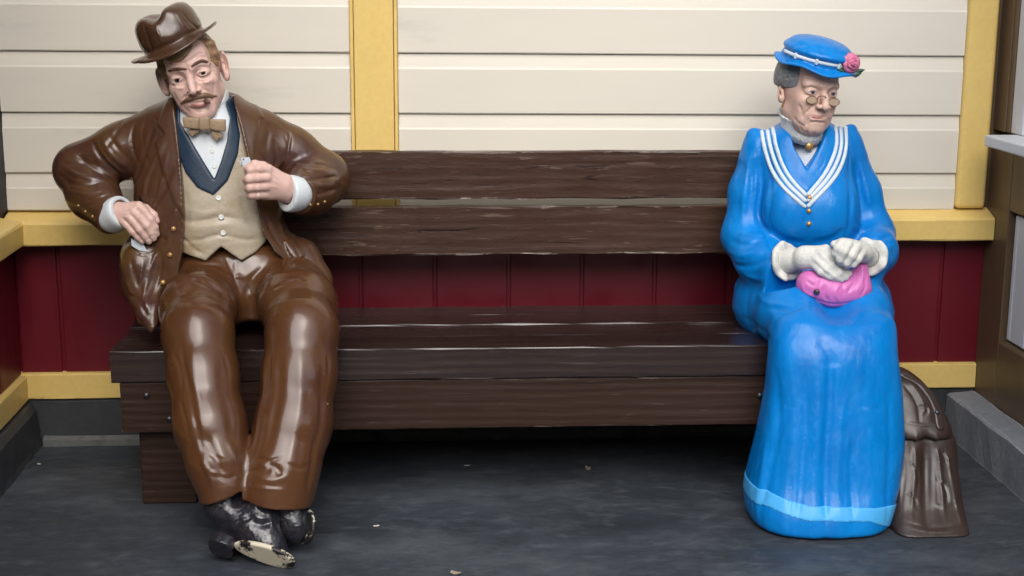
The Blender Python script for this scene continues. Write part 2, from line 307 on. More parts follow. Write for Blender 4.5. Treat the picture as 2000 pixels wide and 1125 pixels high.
MT['bag'] = material('dark_brown_leather_bag', (0.024, 0.014, 0.0115), (0.044, 0.027, 0.020), rough=0.42, rvar=0.16, vscale=7, vamt=0.9, lumps=0.18, lscale=12, bump=0.25, bscale=45, coat=0.22, coat_rough=0.2,
                     stain=[((0.15, 0.13, 0.07), 11.0, 0.66, 0.76, 0.5)], stretch=(1, 1, .5))
MT['litter'] = material('pale_paint_flake', (0.55, 0.52, 0.47), rough=0.7, bump=0.2)
MT['leaf_dry'] = material('dry_leaf', (0.30, 0.24, 0.18), (0.4, 0.36, 0.3), rough=0.7, bump=0.3)

# ================================================================== the place
XL, XR = -1.216, 1.815          # left wall face (base), right wall face
# floor: one sheet
fl = build('floor', [(-60, -80, 0), (60, -80, 0), (60, 0.2, 0), (-60, 0.2, 0)], [(0, 1, 2, 3)], MT['floor'], smooth=False)
tag(fl, kind='structure')

# ---- back wall
wall = thing('back_wall', 'long clapboard back wall with cream siding, yellow trim and dark red panelling behind the bench', 'wall', (0, 0, 0))
WZ = 3.25
build('wall_core', *box_vf(-1.55, 2.2, 0.022, 0.16, 0.0, WZ), MT['cream'], wall, smooth=False)
LAP, PITCH = 0.8735, 0.1845
POST_L, POST_R = -0.214, -0.0695
RPOST_L, RPOST_R = 1.700, 1.797
def siding(x0, x1, zb, zt, seed, bottom=False):
    h = 0.0425                                    # sloping cove under the board above
    prof = [(0.021, zb + 0.0005), (-0.0125, zb + 0.0005), (-0.0145, zb + 0.004), (-0.0145, zt - h - 0.006), (-0.0125, zt - h), (-0.0075, zt - 0.012), (-0.0065, zt - 0.0015), (0.021, zt - 0.0015)]
    o = prism_x('siding_board', prof, x0, x1, MT['cream'], wall, nx=10, jit=0.00012, seed=seed)
    for v in o.data.vertices: v.co.z -= 0.0036 * (v.co.x + 1.2)          # the boards run slightly out of level
zs = [(0.757, LAP)] + [(LAP + PITCH * k, LAP + PITCH * (k + 1)) for k in range(12)]
for k, (a, b) in enumerate(zs):
    siding(-1.268, POST_L - 0.001, a, b, k); siding(POST_R + 0.001, RPOST_L - 0.001, a, b, 40 + k)
# centre post: two thin side strips and the flat board proud of them
post = bevel_box('trim_board', POST_L + 0.013, POST_R - 0.0125, -0.034, 0.02, 0.757, WZ, MT['yellow'], wall, 0.003)
bevel_box('trim_edging', POST_L, POST_L + 0.0115, -0.026, 0.02, 0.757, WZ, MT['yellow'], post, 0.003)
bevel_box('trim_edging', POST_R - 0.011, POST_R, -0.026, 0.02, 0.757, WZ, MT['yellow'], post, 0.003)
bevel_box('corner_board', RPOST_L, RPOST_R, -0.030, 0.02, 0.752, WZ, MT['yellow'], wall, 0.014, 4)
# sill with a sloping top
prism_x('sill', [(0.02, 0.6585), (-0.070, 0.657), (-0.073, 0.661), (-0.074, 0.722), (-0.070, 0.729), (-0.060, 0.733), (0.02, 0.757)], -1.272, 1.8135, MT['yellow'], wall, nx=24, jit=0.0005, seed=3)
# red boards with grooves between them
build('panel_backing', *box_vf(-1.30, 1.84, 0.0125, 0.0218, 0.2366, 0.6575), MT['red'], wall, smooth=False)
build('corner_filler', *box_vf(1.798, 1.8445, 0.004, 0.0218, 0.66, WZ), MT['brown_wall'], wall, smooth=False)
gx = [-1.2685] + [-1.132 + 0.2345 * k for k in range(13)]
for k in range(len(gx) - 1):
    a, b = gx[k] + 0.0055, min(gx[k + 1] - 0.0055, 1.838)
    bevel_box('red_panel_board', a, b, 0.004, 0.0122, 0.2365, 0.657, MT['red'], wall, 0.003)
bevel_box('red_panel_board', gx[-1] + 0.0055, 1.838, 0.004, 0.0122, 0.2365, 0.657, MT['red'], wall, 0.003)
prism_x('base_board', [(0.021, 0.155), (-0.012, 0.155), (-0.013, 0.158), (-0.013, 0.232), (-0.011, 0.2355), (0.021, 0.240)], -1.272, 1.8135, MT['yellow'], wall, nx=24, jit=0.0006, seed=5)
prism_x('concrete_base', [(0.021, 0.0), (-0.010, 0.0), (-0.006, 0.02), (0.0, 0.14), (0.004, 0.1535), (0.021, 0.1535)], -1.30, 1.8135, MT['concrete_dark'], wall, nx=40, jit=0.0012, seed=6)

prism_x('floor_strip', [(-0.0105, 0.0), (-0.024, 0.0), (-0.021, 0.020), (-0.012, 0.030), (-0.0075, 0.031)], -1.205, 1.7185, MT['strip'], wall, nx=40, jit=0.001, seed=8)

# ---- left wall (runs towards the camera)
lw = thing('left_wall', 'side wall at the left edge with yellow sill, dark red panels and dark frame above', 'wall', (-1.25, -0.6, 0))
YF = -2.2
def prism_y(name, prof, y0, y1, mat, parent, ny=20, jit=0.0006, seed=0):
    """profile of (x, z), extruded along Y"""
    rnd = np.random.RandomState(seed); n = len(prof); V = []; Fc = []
    for i in range(ny + 1):
        y = y0 + (y1 - y0) * i / ny
        for (x, z) in prof: V.append((x + rnd.randn() * jit, y, z + rnd.randn() * jit))
    for i in range(ny):
        for j in range(n):
            a = i * n + j; b = i * n + (j + 1) % n; Fc.append((a, b, b + n, a + n))
    Fc.append(tuple(range(n))[::-1]); Fc.append(tuple(ny * n + j for j in range(n)))
    o = build(name, V, Fc, mat, parent, smooth=False)
    bm = bmesh.new(); bm.from_mesh(o.data); bmesh.ops.recalc_face_normals(bm, faces=list(bm.faces)); bm.to_mesh(o.data); bm.free()
    return o
build('wall_core', *box_vf(-1.50, -1.276, YF, 0.0215, 0.0, WZ), MT['navy_wall'], lw, smooth=False)
build('panel_backing', *box_vf(-1.2758, -1.2705, YF, -0.0015, 0.2366, 0.6575), MT['red'], lw, smooth=False)
prism_y('window_frame', [(-1.2755, 0.757), (-1.269, 0.757), (-1.269, WZ), (-1.2755, WZ)], -0.10, -0.016, MT['navy_wall'], lw, ny=2)
prism_y('sill', [(-1.2755, 0.6585), (-1.213, 0.657), (-1.210, 0.661), (-1.209, 0.722), (-1.213, 0.729), (-1.222, 0.733), (-1.2755, 0.745)], YF, -0.0755, MT['yellow'], lw, seed=11)
yy = [-0.005 - 0.2345 * k for k in range(10)]
for k in range(9):
    bevel_box('red_panel_board', -1.2703, -1.262, yy[k + 1] + 0.0055, yy[k] - 0.0055, 0.2365, 0.657, MT['red'], lw, 0.003)
prism_y('base_board', [(-1.2755, 0.150), (-1.246, 0.150), (-1.245, 0.154), (-1.245, 0.226), (-1.248, 0.230), (-1.2755, 0.237)], YF, -0.0145, MT['yellow'], lw, seed=12)
prism_y('concrete_base', [(-1.2755, 0.0), (-1.208, 0.0), (-1.213, 0.02), (-1.222, 0.118), (-1.236, 0.138), (-1.2755, 0.148)], YF, -0.0115, MT['concrete_dark'], lw, ny=40, jit=0.0012, seed=13)

# ---- right wall
rw = thing('right_wall', 'brown painted side wall at the right edge with white counter shelf and recessed white panel', 'wall', (1.83, -0.6, 0))
build('wall_core', *box_vf(1.845, 2.1, YF, 0.0215, 0.0, WZ), MT['brown_wall'], rw, smooth=False)
PY0, PZ0, PZ1 = -0.172, 0.347, 0.768
bevel_box('frame_board', XR, 1.8445, PY0, 0.0035, 0.0, 0.962, MT['brown_wall'], rw, 0.003)           # stile next to the corner
bevel_box('frame_board', XR, 1.8445, YF, PY0 - 0.001, 0.0, PZ0, MT['brown_wall'], rw, 0.003)
bevel_box('frame_board', XR, 1.8445, YF, PY0 - 0.001, PZ1, 0.962, MT['brown_wall'], rw, 0.003)
prism_y('panel_moulding', [(XR + 0.002, PZ0 + 0.001), (1.8445, PZ0 + 0.001), (1.8445, PZ0 + 0.014)], YF, PY0 - 0.012, MT['brown_wall'], rw, ny=2, jit=0)
ys = PY0 - 0.018
for k in range(8):
    w = 0.026 if k == 0 else 0.105
    bevel_box('white_panel_board', 1.829, 1.8445, ys - w, ys - 0.002, PZ0 + 0.016, PZ1 - 0.010, MT['white_paint'], rw, 0.004); ys -= w
bevel_box('counter_shelf', 1.728, 1.8445, YF, -0.150, 0.967, 1.0015, MT['white_paint'], rw, 0.005)
bevel_box('frame_board', XR, 1.8445, -0.088, 0.0035, 1.0025, WZ, MT['brown_wall'], rw, 0.003)
bevel_box('window_stile', XR + 0.004, 1.8445, -0.112, -0.089, 1.0025, WZ, MT['brown_wall'], rw, 0.004)
bevel_box('window_frame', XR + 0.010, 1.8445, -0.2, -0.113, 1.0025, WZ, MT['white_paint'], rw, 0.004)
bevel_box('window_frame', XR + 0.018, 1.8445, YF, -0.2005, 1.0025, WZ, MT['white_paint'], rw, 0.004)
kb = prism_y('kerb', [(1.7195, 0.0), (1.724, 0.133), (1.731, 0.1385), (1.8135, 0.1435), (1.8135, 0.0)], YF - 2.0, -0.012, MT['kerb'], None, ny=60, jit=0.0012, seed=21)
tag(kb, kind='structure')

# ---- porch roof over the bench (above the frame)
rf = build('porch_roof', *box_vf(-4.5, 5.0, -0.62, 0.021, WZ + 0.001, WZ + 0.15), MT['white_paint'], None, smooth=False)
tag(rf, kind='structure')

# ---- added dark ridge, unseen behind the camera, to darken low reflections
rnd = np.random.RandomState(4); V = []; Fc = []
for i in range(81):
    x = -40 + i
    for j, (y, z) in enumerate(((-13, 0), (-14.5, 2.2), (-16, 4.6), (-17.5, 6.6), (-19.5, 7.8), (-24, 8.4), (-30, 0))):
        V.append((x, y + rnd.randn() * 0.4 * (0 < j < 6), z + rnd.randn() * 0.45 * (0 < j < 6)))
for i in range(80):
    for j in range(6): Fc.append((i * 7 + j, i * 7 + j + 1, (i + 1) * 7 + j + 1, (i + 1) * 7 + j))
ob = build('added_dark_ridge', V, Fc, MT['added_ridge'], None)
tag(ob, kind='structure')

# ---- bench
bench = thing('bench', 'long heavy bench of dark brown stained planks between the two statues', 'bench', (0.15, -0.35, 0))
BX0, BX1 = -0.853, 1.262
def plank(name, x0, x1, y0, y1, z0, z1, mat, r=0.0035, nx=26, jit=0.0006, seed=0, parent=bench):
    return prism_x(name, rrect(y0, y1, z0, z1, r), x0, x1, mat, parent, nx=nx, jit=jit, seed=seed)
sy = [(-0.606, -0.4675), (-0.4635, -0.3335), (-0.3295, -0.2035), (-0.1995, -0.088)]
plank('seat_plank', BX0, BX1, *sy[0],  0.371, 0.4605, MT['wood_gloss'], seed=1)
plank('seat_plank', BX0 + 0.006, BX1, *sy[1],  0.374, 0.4585, MT['wood_gloss'], seed=2)
plank('seat_plank', BX0 + 0.002, BX1, *sy[2],  0.374, 0.4615, MT['wood_gloss'], seed=3)
plank('seat_plank', BX0 + 0.004, BX1, *sy[3],  0.374, 0.4595, MT['wood_gloss'], seed=4)
apron = plank('apron_plank', BX0 + 0.021, BX1 - 0.02, -0.600, -0.555, 0.226, 0.3695, MT['wood'], seed=5)
plank('apron_plank', BX0 + 0.021, BX1 - 0.02, -0.135, -0.092, 0.226, 0.3695, MT['wood'], seed=6)
plank('backrest_plank', BX0 + 0.003, BX1, -0.181, -0.138, 0.813, 0.955, MT['wood_rough'], seed=7, jit=0.0012)
plank('backrest_plank', BX0 + 0.003, BX1, -0.185, -0.142, 0.643, 0.7885, MT['wood_rough'], seed=8, jit=0.0014)
for x0 in (-0.796, 1.07):
    bevel_box('leg', x0, x0 + 0.152, -0.5545, -0.1355, 0.0, 0.3725, MT['wood'], bench, 0.005)
    bevel_box('back_post', x0 + 0.03, x0 + 0.12, -0.1375, -0.0915, 0.3755, 0.95, MT['wood'], bench, 0.005)
def disc_bolt(px, py, Y, r, parent):
    c = W(px, py, Y); V = []; n = 14
    for (rr, dy) in ((r, 0.0015), (r, -0.003), (r * 0.75, -0.006), (0.0005, -0.007)):
        for k in range(n): V.append((c[0] + rr * math.cos(2 * math.pi * k / n), c[1] + dy, c[2] + rr * math.sin(2 * math.pi * k / n)))
    Fc = [(i * n + k, i * n + (k + 1) % n, (i + 1) * n + (k + 1) % n, (i + 1) * n + k) for i in range(3) for k in range(n)]
    return build('bolt', V, Fc, MT['bolt'], parent)
for (px, py) in ((286, 772), (331, 818), (1484, 772)):
    disc_bolt(px, py, -0.601, 0.0085, apron)

# ================================================================== sculpting engine: distance fields -> surface
def smin(a, b, k):
    if k <= 0: return np.minimum(a, b)
    h = np.maximum(k - np.abs(a - b), 0) / k
    return np.minimum(a, b) - h * h * k * 0.25
def smax(a, b, k): return -smin(-a, -b, k)
def catmull(P, n=5):
    P = np.asarray(P, float)
    if len(P) < 3: return P
    Q = np.vstack([2 * P[0] - P[1], P, 2 * P[-1] - P[-2]]); out = []
    for i in range(1, len(Q) - 2):
        for t in np.linspace(0, 1, n, endpoint=False):
            a, b, c, d = Q[i - 1], Q[i], Q[i + 1], Q[i + 2]
            out.append(0.5 * ((2 * b) + (-a + c) * t + (2 * a - 5 * b + 4 * c - d) * t * t + (-a + 3 * b - 3 * c + d) * t ** 3))
    out.append(P[-1]); return np.array(out)
def polyline_dist(p, pts):
    best = np.full(len(p), 9.0); tt = np.zeros(len(p)); n = len(pts) - 1
    for i in range(n):
        a = pts[i]; ba = pts[i + 1] - a; L = ba.dot(ba) + 1e-12
        h = np.clip((p - a) @ ba / L, 0, 1)
        d = np.linalg.norm(p - a - h[:, None] * ba, axis=1); m = d < best
        best[m] = d[m]; tt[m] = ((i + h) / n)[m]
    return best, tt
def poly2(pts):
    """signed distance to a closed polygon in the X-Z plane"""
    pts = np.asarray(pts, float)
    def f(p):
        q = p[:, [0, 2]]; d = np.full(len(q), 9.0); s = np.ones(len(q))
        n = len(pts)
        for i in range(n):
            a, b = pts[i], pts[i - 1]; e = b - a; w = q - a
            h = np.clip(w @ e / (e @ e + 1e-12), 0, 1); t = w - h[:, None] * e
            d = np.minimum(d, (t * t).sum(1))
            c1 = q[:, 1] >= a[1]; c2 = q[:, 1] < b[1]; c3 = e[0] * w[:, 1] > e[1] * w[:, 0]
            flip = (c1 & c2 & c3) | (~c1 & ~c2 & ~c3); s[flip] *= -1
        return s * np.sqrt(d)
    return f
class Shape:
    BAND = 0.05
    def __init__(self): self.ops = []
    def add(self, mode, fn, lo, hi, k=0.0): self.ops.append((mode, fn, np.asarray(lo, float), np.asarray(hi, float), k)); return self
    def __call__(self, p):
        d = np.full(len(p), 0.5)
        for mode, fn, lo, hi, k in self.ops:
            pad = (self.BAND + k) if mode != 'd' else 0.0
            m = np.nonzero(((p > lo - pad) & (p < hi + pad)).all(1))[0]
            if len(m) == 0: continue
            v = fn(p[m])
            if mode == 'u': d[m] = smin(d[m], v, k)
            elif mode == 's': d[m] = smax(d[m], -v, k)
            elif mode == 'd': d[m] = d[m] + v
            elif mode == 'i': d[m] = smax(d[m], v, k)
        return d
    def bounds(self):
        lo = np.min([o[2] for o in self.ops if o[0] == 'u'], axis=0); hi = np.max([o[3] for o in self.ops if o[0] == 'u'], axis=0)
        return lo - 0.03, hi + 0.03
    # --- primitives in world coordinates
    def ball(self, c, r, k=0.0, mode='u', R=None):
        """ellipsoid; r = radii, R = 3x3 local->world"""
        c = np.asarray(c, float); r = np.asarray(r, float) if np.ndim(r) else np.full(3, float(r))
        def fn(p):
            q = p - c
            if R is not None: q = q @ R
            k0 = np.linalg.norm(q / r, axis=1); k1 = np.linalg.norm(q / (r * r), axis=1)
            return k0 * (k0 - 1) / np.maximum(k1, 1e-6)
        e = r if R is None else np.full(3, r.max())
        return self.add(mode, fn, c - e, c + e, k)
    def tube(self, pts, k=0.0, kk=0.01, mode='u'):
        """chain of tapered capsules; pts = [(x, y, z, r)]; joined softly, then merged with k"""
        pts = np.asarray(pts, float)
        def fn(p):
            d = None
            for i in range(len(pts) - 1):
                a, b = pts[i, :3], pts[i + 1, :3]; ba = b - a; L = ba.dot(ba) + 1e-12
                h = np.clip((p - a) @ ba / L, 0, 1)
                v = np.linalg.norm(p - a - h[:, None] * ba, axis=1) - (pts[i, 3] + (pts[i + 1, 3] - pts[i, 3]) * h)
                d = v if d is None else smin(d, v, kk)
            return d
        lo = (pts[:, :3] - pts[:, 3:]).min(0); hi = (pts[:, :3] + pts[:, 3:]).max(0)
        return self.add(mode, fn, lo, hi, k)
    def box(self, c, half, R=None, rnd=0.004, k=0.0, mode='u'):
        c = np.asarray(c, float); half = np.asarray(half, float) - rnd
        def fn(p):
            q = p - c
            if R is not None: q = q @ R
            q = np.abs(q) - half
            return np.linalg.norm(np.maximum(q, 0), axis=1) + np.minimum(q.max(1), 0) - rnd
        e = half + rnd if R is None else np.full(3, np.linalg.norm(half) + rnd)
        return self.add(mode, fn, c - e, c + e, k)
    # --- primitives measured in the photograph: (px, py, depth, radius in px)
    def ptube(self, pts, k=0.0, kk=0.015, mode='u'):
        return self.tube([(*W(a, b, Y), r * mpp(Y)) for a, b, Y, r in pts], k, kk, mode)
    def pball(self, a, b, Y, rx, ry, rz, k=0.0, mode='u', R=None):
        s = mpp(Y); return self.ball(W(a, b, Y), (rx * s, ry, rz * s), k, mode, R)
    def loft(self, rows, k=0.0, n=2.4, capr=0.03, mode='u'):
        """rows (py, xl, xr, Yfront, Yback): stacked superellipses through the photo's outline"""
        A = []
        for py, xl, xr, yf, yb in rows:
            yc = 0.5 * (yf + yb); a = W(xl, py, yc); b = W(xr, py, yc)
            A.append((0.5 * (a[2] + b[2]), 0.5 * (a[0] + b[0]), yc, 0.5 * (b[0] - a[0]), 0.5 * (yb - yf)))
        A = np.array(sorted(A)); zz = np.linspace(A[0, 0], A[-1, 0], 160)
        T = np.stack([np.interp(zz, A[:, 0], A[:, j]) for j in range(1, 5)], 1)
        ker = np.ones(11) / 11
        for _ in range(2):
            T = np.stack([np.convolve(np.pad(T[:, j], 5, 'edge'), ker, 'valid') for j in range(4)], 1)
        z0, z1 = zz[0], zz[-1]
        def fn(p):
            z = np.clip(p[:, 2], z0, z1); cx, cy, rx, ry = [np.interp(z, zz, T[:, j]) for j in range(4)]
            u = np.abs(p[:, 0] - cx) / rx; v = np.abs(p[:, 1] - cy) / ry
            q = (u ** n + v ** n) ** (1 / n) + 1e-9
            g = np.sqrt((u ** (n - 1) / rx) ** 2 + (v ** (n - 1) / ry) ** 2) * q ** (1 - n)
            d = (q - 1) / np.maximum(g, 1.0)
            return smax(d, np.maximum(p[:, 2] - z1, z0 - p[:, 2]), capr)
        lo = (min(T[:, 0] - T[:, 2]), min(T[:, 1] - T[:, 3]), z0); hi = (max(T[:, 0] + T[:, 2]), max(T[:, 1] + T[:, 3]), z1)
        return self.add(mode, fn, lo, hi, k)
    def strokes(self, specs, hitter, taper=True):
        """specs: (photo points, width px, depth mm): groove (+) or ridge (-) pressed into the surface where it is seen"""
        allp = [q for s in specs for q in s[0]]; H, ok = hitter(allp); i = 0; new = []
        for s in specs:
            n = len(s[0]); P = H[i:i + n][ok[i:i + n]]; i += n
            if len(P) < 2: continue
            P = catmull(P, 4); w = s[1] * hitter.mpp; dep = s[2] * 0.001
            def fn(p, P=P, w=w, dep=dep):
                d, t = polyline_dist(p, P)
                e = dep * np.exp(-(d / w) ** 2)
                return e * np.clip(np.minimum(t, 1 - t) * 5 + 0.15, 0, 1) if taper else e
            new.append((fn, P.min(0) - 2.2 * w, P.max(0) + 2.2 * w))
        for fn, lo, hi in new: self.add('d', fn, lo, hi)
        return self
class Hitter:
    """traces photo points onto a shape (optionally held in its own local frame)"""
    def __init__(self, shape, M=None, s=1.0, O=None, Y0=-1.45, Y1=-0.05, m=0.00148):
        self.f = shape; self.R = M; self.s = s; self.O = O; self.Y0 = Y0; self.Y1 = Y1; self.mpp = m / s
    def __call__(self, pts):
        a = np.array([W(q[0], q[1], self.Y0) for q in pts]); b = np.array([W(q[0], q[1], self.Y1) for q in pts])
        if self.R is not None:
            a = (a - self.O) @ self.R / self.s; b = (b - self.O) @ self.R / self.s
        L = np.linalg.norm(b - a, axis=1); u = (b - a) / L[:, None]; t = np.zeros(len(a)); done = np.zeros(len(a), bool)
        for _ in range(130):
            d = self.f(a + u * t[:, None])
            done |= d < 0.0004
            t = np.where(done, t, t + np.clip(d * 0.8, 0.0003, 0.03))
            if done.all(): break
        return a + u * t[:, None], done & (t < L)
def grad(f, p, e=0.0015):
    p = np.asarray(p, float); g = np.stack([f(p + np.eye(3)[i] * e) - f(p - np.eye(3)[i] * e) for i in range(3)], 1)
    return g / np.maximum(np.linalg.norm(g, axis=1), 1e-9)[:, None]
EDG = [(0, 1), (2, 3), (4, 5), (6, 7), (0, 2), (1, 3), (4, 6), (5, 7), (0, 4), (1, 5), (2, 6), (3, 7)]
def surface(f, lo, hi, h, smooth=1):
    B = 4; n = np.maximum(np.ceil((np.asarray(hi) - lo) / (h * B)).astype(int), 1)
    gi = np.stack(np.meshgrid(*[np.arange(m) for m in n], indexing='ij'), -1).reshape(-1, 3)
    cen = lo + (gi * B + 1.5) * h
    dc = np.concatenate([f(c) for c in np.array_split(cen, max(1, len(cen) // 60000))])
    D = np.repeat(np.repeat(np.repeat(np.sign(dc).reshape(n) * 4 * h, B, 0), B, 1), B, 2)
    act = gi[np.abs(dc) < 7.5 * h]
    off = np.stack(np.meshgrid(*[np.arange(B)] * 3, indexing='ij'), -1).reshape(-1, 3)
    for part in np.array_split(act, max(1, len(act) // 4000)):
        ix = (part[:, None, :] * B + off[None]).reshape(-1, 3)
        D[ix[:, 0], ix[:, 1], ix[:, 2]] = f(lo + ix * h)
    D[D == 0] = 1e-9
    s = (D < 0)
    cnt = np.zeros(np.array(s.shape) - 1, np.int8)
    for i in (0, 1):
        for j in (0, 1):
            for k in (0, 1): cnt += s[i:s.shape[0] - 1 + i, j:s.shape[1] - 1 + j, k:s.shape[2] - 1 + k]
    cells = np.argwhere((cnt > 0) & (cnt < 8))
    vid = np.full(cnt.shape, -1, np.int64); vid[cells[:, 0], cells[:, 1], cells[:, 2]] = np.arange(len(cells))
    co = np.array([(i, j, k) for i in (0, 1) for j in (0, 1) for k in (0, 1)])
    dv = np.stack([D[cells[:, 0] + c[0], cells[:, 1] + c[1], cells[:, 2] + c[2]] for c in co], 1)
    acc = np.zeros((len(cells), 3)); num = np.zeros(len(cells))
    for a, b in EDG:
        m = (dv[:, a] < 0) != (dv[:, b] < 0); t = dv[m, a] / (dv[m, a] - dv[m, b])
        acc[m] += co[a] + t[:, None] * (co[b] - co[a]); num[m] += 1
    V = lo + (cells + acc / num[:, None]) * h
    Q = []
    for ax in range(3):
        o1, o2 = (ax + 1) % 3, (ax + 2) % 3
        sa = np.take(s, range(s.shape[ax] - 1), ax); sb = np.take(s, range(1, s.shape[ax]), ax)
        e = np.argwhere(sa != sb); e = e[(e[:, o1] > 0) & (e[:, o2] > 0) & (e[:, o1] < cnt.shape[o1]) & (e[:, o2] < cnt.shape[o2])]
        d1 = np.zeros(3, int); d1[o1] = 1; d2 = np.zeros(3, int); d2[o2] = 1
        g = lambda c: vid[c[:, 0], c[:, 1], c[:, 2]]
        q = np.stack([g(e - d1 - d2), g(e - d2), g(e), g(e - d1)], 1)
        fl_ = ~sa[e[:, 0], e[:, 1], e[:, 2]]; q[fl_] = q[fl_][:, ::-1]; Q.append(q)
    Q = np.concatenate(Q); Q = Q[(Q >= 0).all(1)]
    for _ in range(smooth):
        E = np.concatenate([Q[:, [0, 1]], Q[:, [1, 2]], Q[:, [2, 3]], Q[:, [3, 0]]])
        c = np.maximum(np.bincount(E[:, 0], minlength=len(V)), 1)
        S = np.stack([np.bincount(E[:, 0], V[E[:, 1], j], len(V)) for j in range(3)], 1) / c[:, None]
        E2 = E[:, ::-1]; c2 = np.maximum(np.bincount(E2[:, 0], minlength=len(V)), 1)
        S2 = np.stack([np.bincount(E2[:, 0], V[E2[:, 1], j], len(V)) for j in range(3)], 1) / c2[:, None]
        V = 0.4 * V + 0.3 * (S + S2)
    return V, Q
def clip(base, region, off=0.0, k=0.003, extra=None):
    """a garment layer: the base swollen by off and cut to a region"""
    def f(p):
        d = smax(base(p) - off, region(p), k)
        return d if extra is None else smax(d, extra(p), k)
    return f
def sculpt(name, f, h, mat, parent, lo=None, hi=None, smooth=1, xf=None, mats=None, midx=None):
    if lo is None: lo, hi = f.bounds()
    V, Q = surface(f, np.asarray(lo, float), np.asarray(hi, float), h, smooth)
    mi = midx(V[Q].mean(1)) if midx else None
    if xf is not None: V = xf(V)
    return build(name, V, Q, mat, parent, True, mats, mi)
def xz(hitter, pts):
    H, ok = hitter(pts); return H[:, [0, 2]]
def pxz(pts, Y): return np.array([W(a, b, Y)[[0, 2]] for a, b in pts])
def knob(name, c, n, r, t, mat, parent, dome=0.6, rim=False):
    """button: short lathed disc on the surface"""
    n = Vector(n); R = n.to_track_quat('Z', 'Y').to_matrix(); N = 16
    prof = [(0.95 * r, -0.004), (r, 0.0), (r, t * 0.6), (0.86 * r, t), (0.55 * r, t * (0.72 if rim else 1.0 + dome * 0.35)), (0.001, t * (0.70 if rim else 1 + dome * 0.5))]
    V = []; 
    for rr, zz_ in prof:
        for k in range(N): V.append(Vector(c) + R @ Vector((rr * math.cos(2 * math.pi * k / N), rr * math.sin(2 * math.pi * k / N), zz_)))
    Fc = [(i * N + k, i * N + (k + 1) % N, (i + 1) * N + (k + 1) % N, (i + 1) * N + k) for i in range(len(prof) - 1) for k in range(N)] + [tuple(range((len(prof) - 1) * N, len(prof) * N))]
    return build(name, [tuple(v) for v in V], Fc, mat, parent)
def buttons(name, hitter, f, pts, rpx, t, mat, parent, rim=False):
    H, ok = hitter(pts); G = grad(f, H)
    for c, g, o in zip(H, G, ok):
        if o: knob(name, c - g * 0.001, g, rpx * 0.00148, t, mat, parent, rim=rim)

# ================================================================== heads
def rotm(yaw, pitch, roll):
    a, b, c = rad(yaw), rad(pitch), rad(roll)
    Rz = np.array([[math.cos(a), -math.sin(a), 0], [math.sin(a), math.cos(a), 0], [0, 0, 1]])
    Rx = np.array([[1, 0, 0], [0, math.cos(b), -math.sin(b)], [0, math.sin(b), math.cos(b)]])
    Ry = np.array([[math.cos(c), 0, math.sin(c)], [0, 1, 0], [-math.sin(c), 0, math.cos(c)]])
    return Ry @ Rz @ Rx
class Frame:
    """head frame: x to the viewer's right, y backwards, z up, origin between the ears at eye level"""
    def __init__(self, px, py, Y, yaw, pitch, roll, s):
        self.R = rotm(yaw, pitch, roll); self.s = s
        self.O = W(px, py, Y) - s * self.R @ np.array([0, -0.085, 0])
    def __call__(self, V): return np.asarray(V) @ self.R.T * self.s + self.O
    def loc(self, V): return (np.asarray(V) - self.O) @ self.R / self.s
def mm(*a): return np.array(a, float) * 0.001
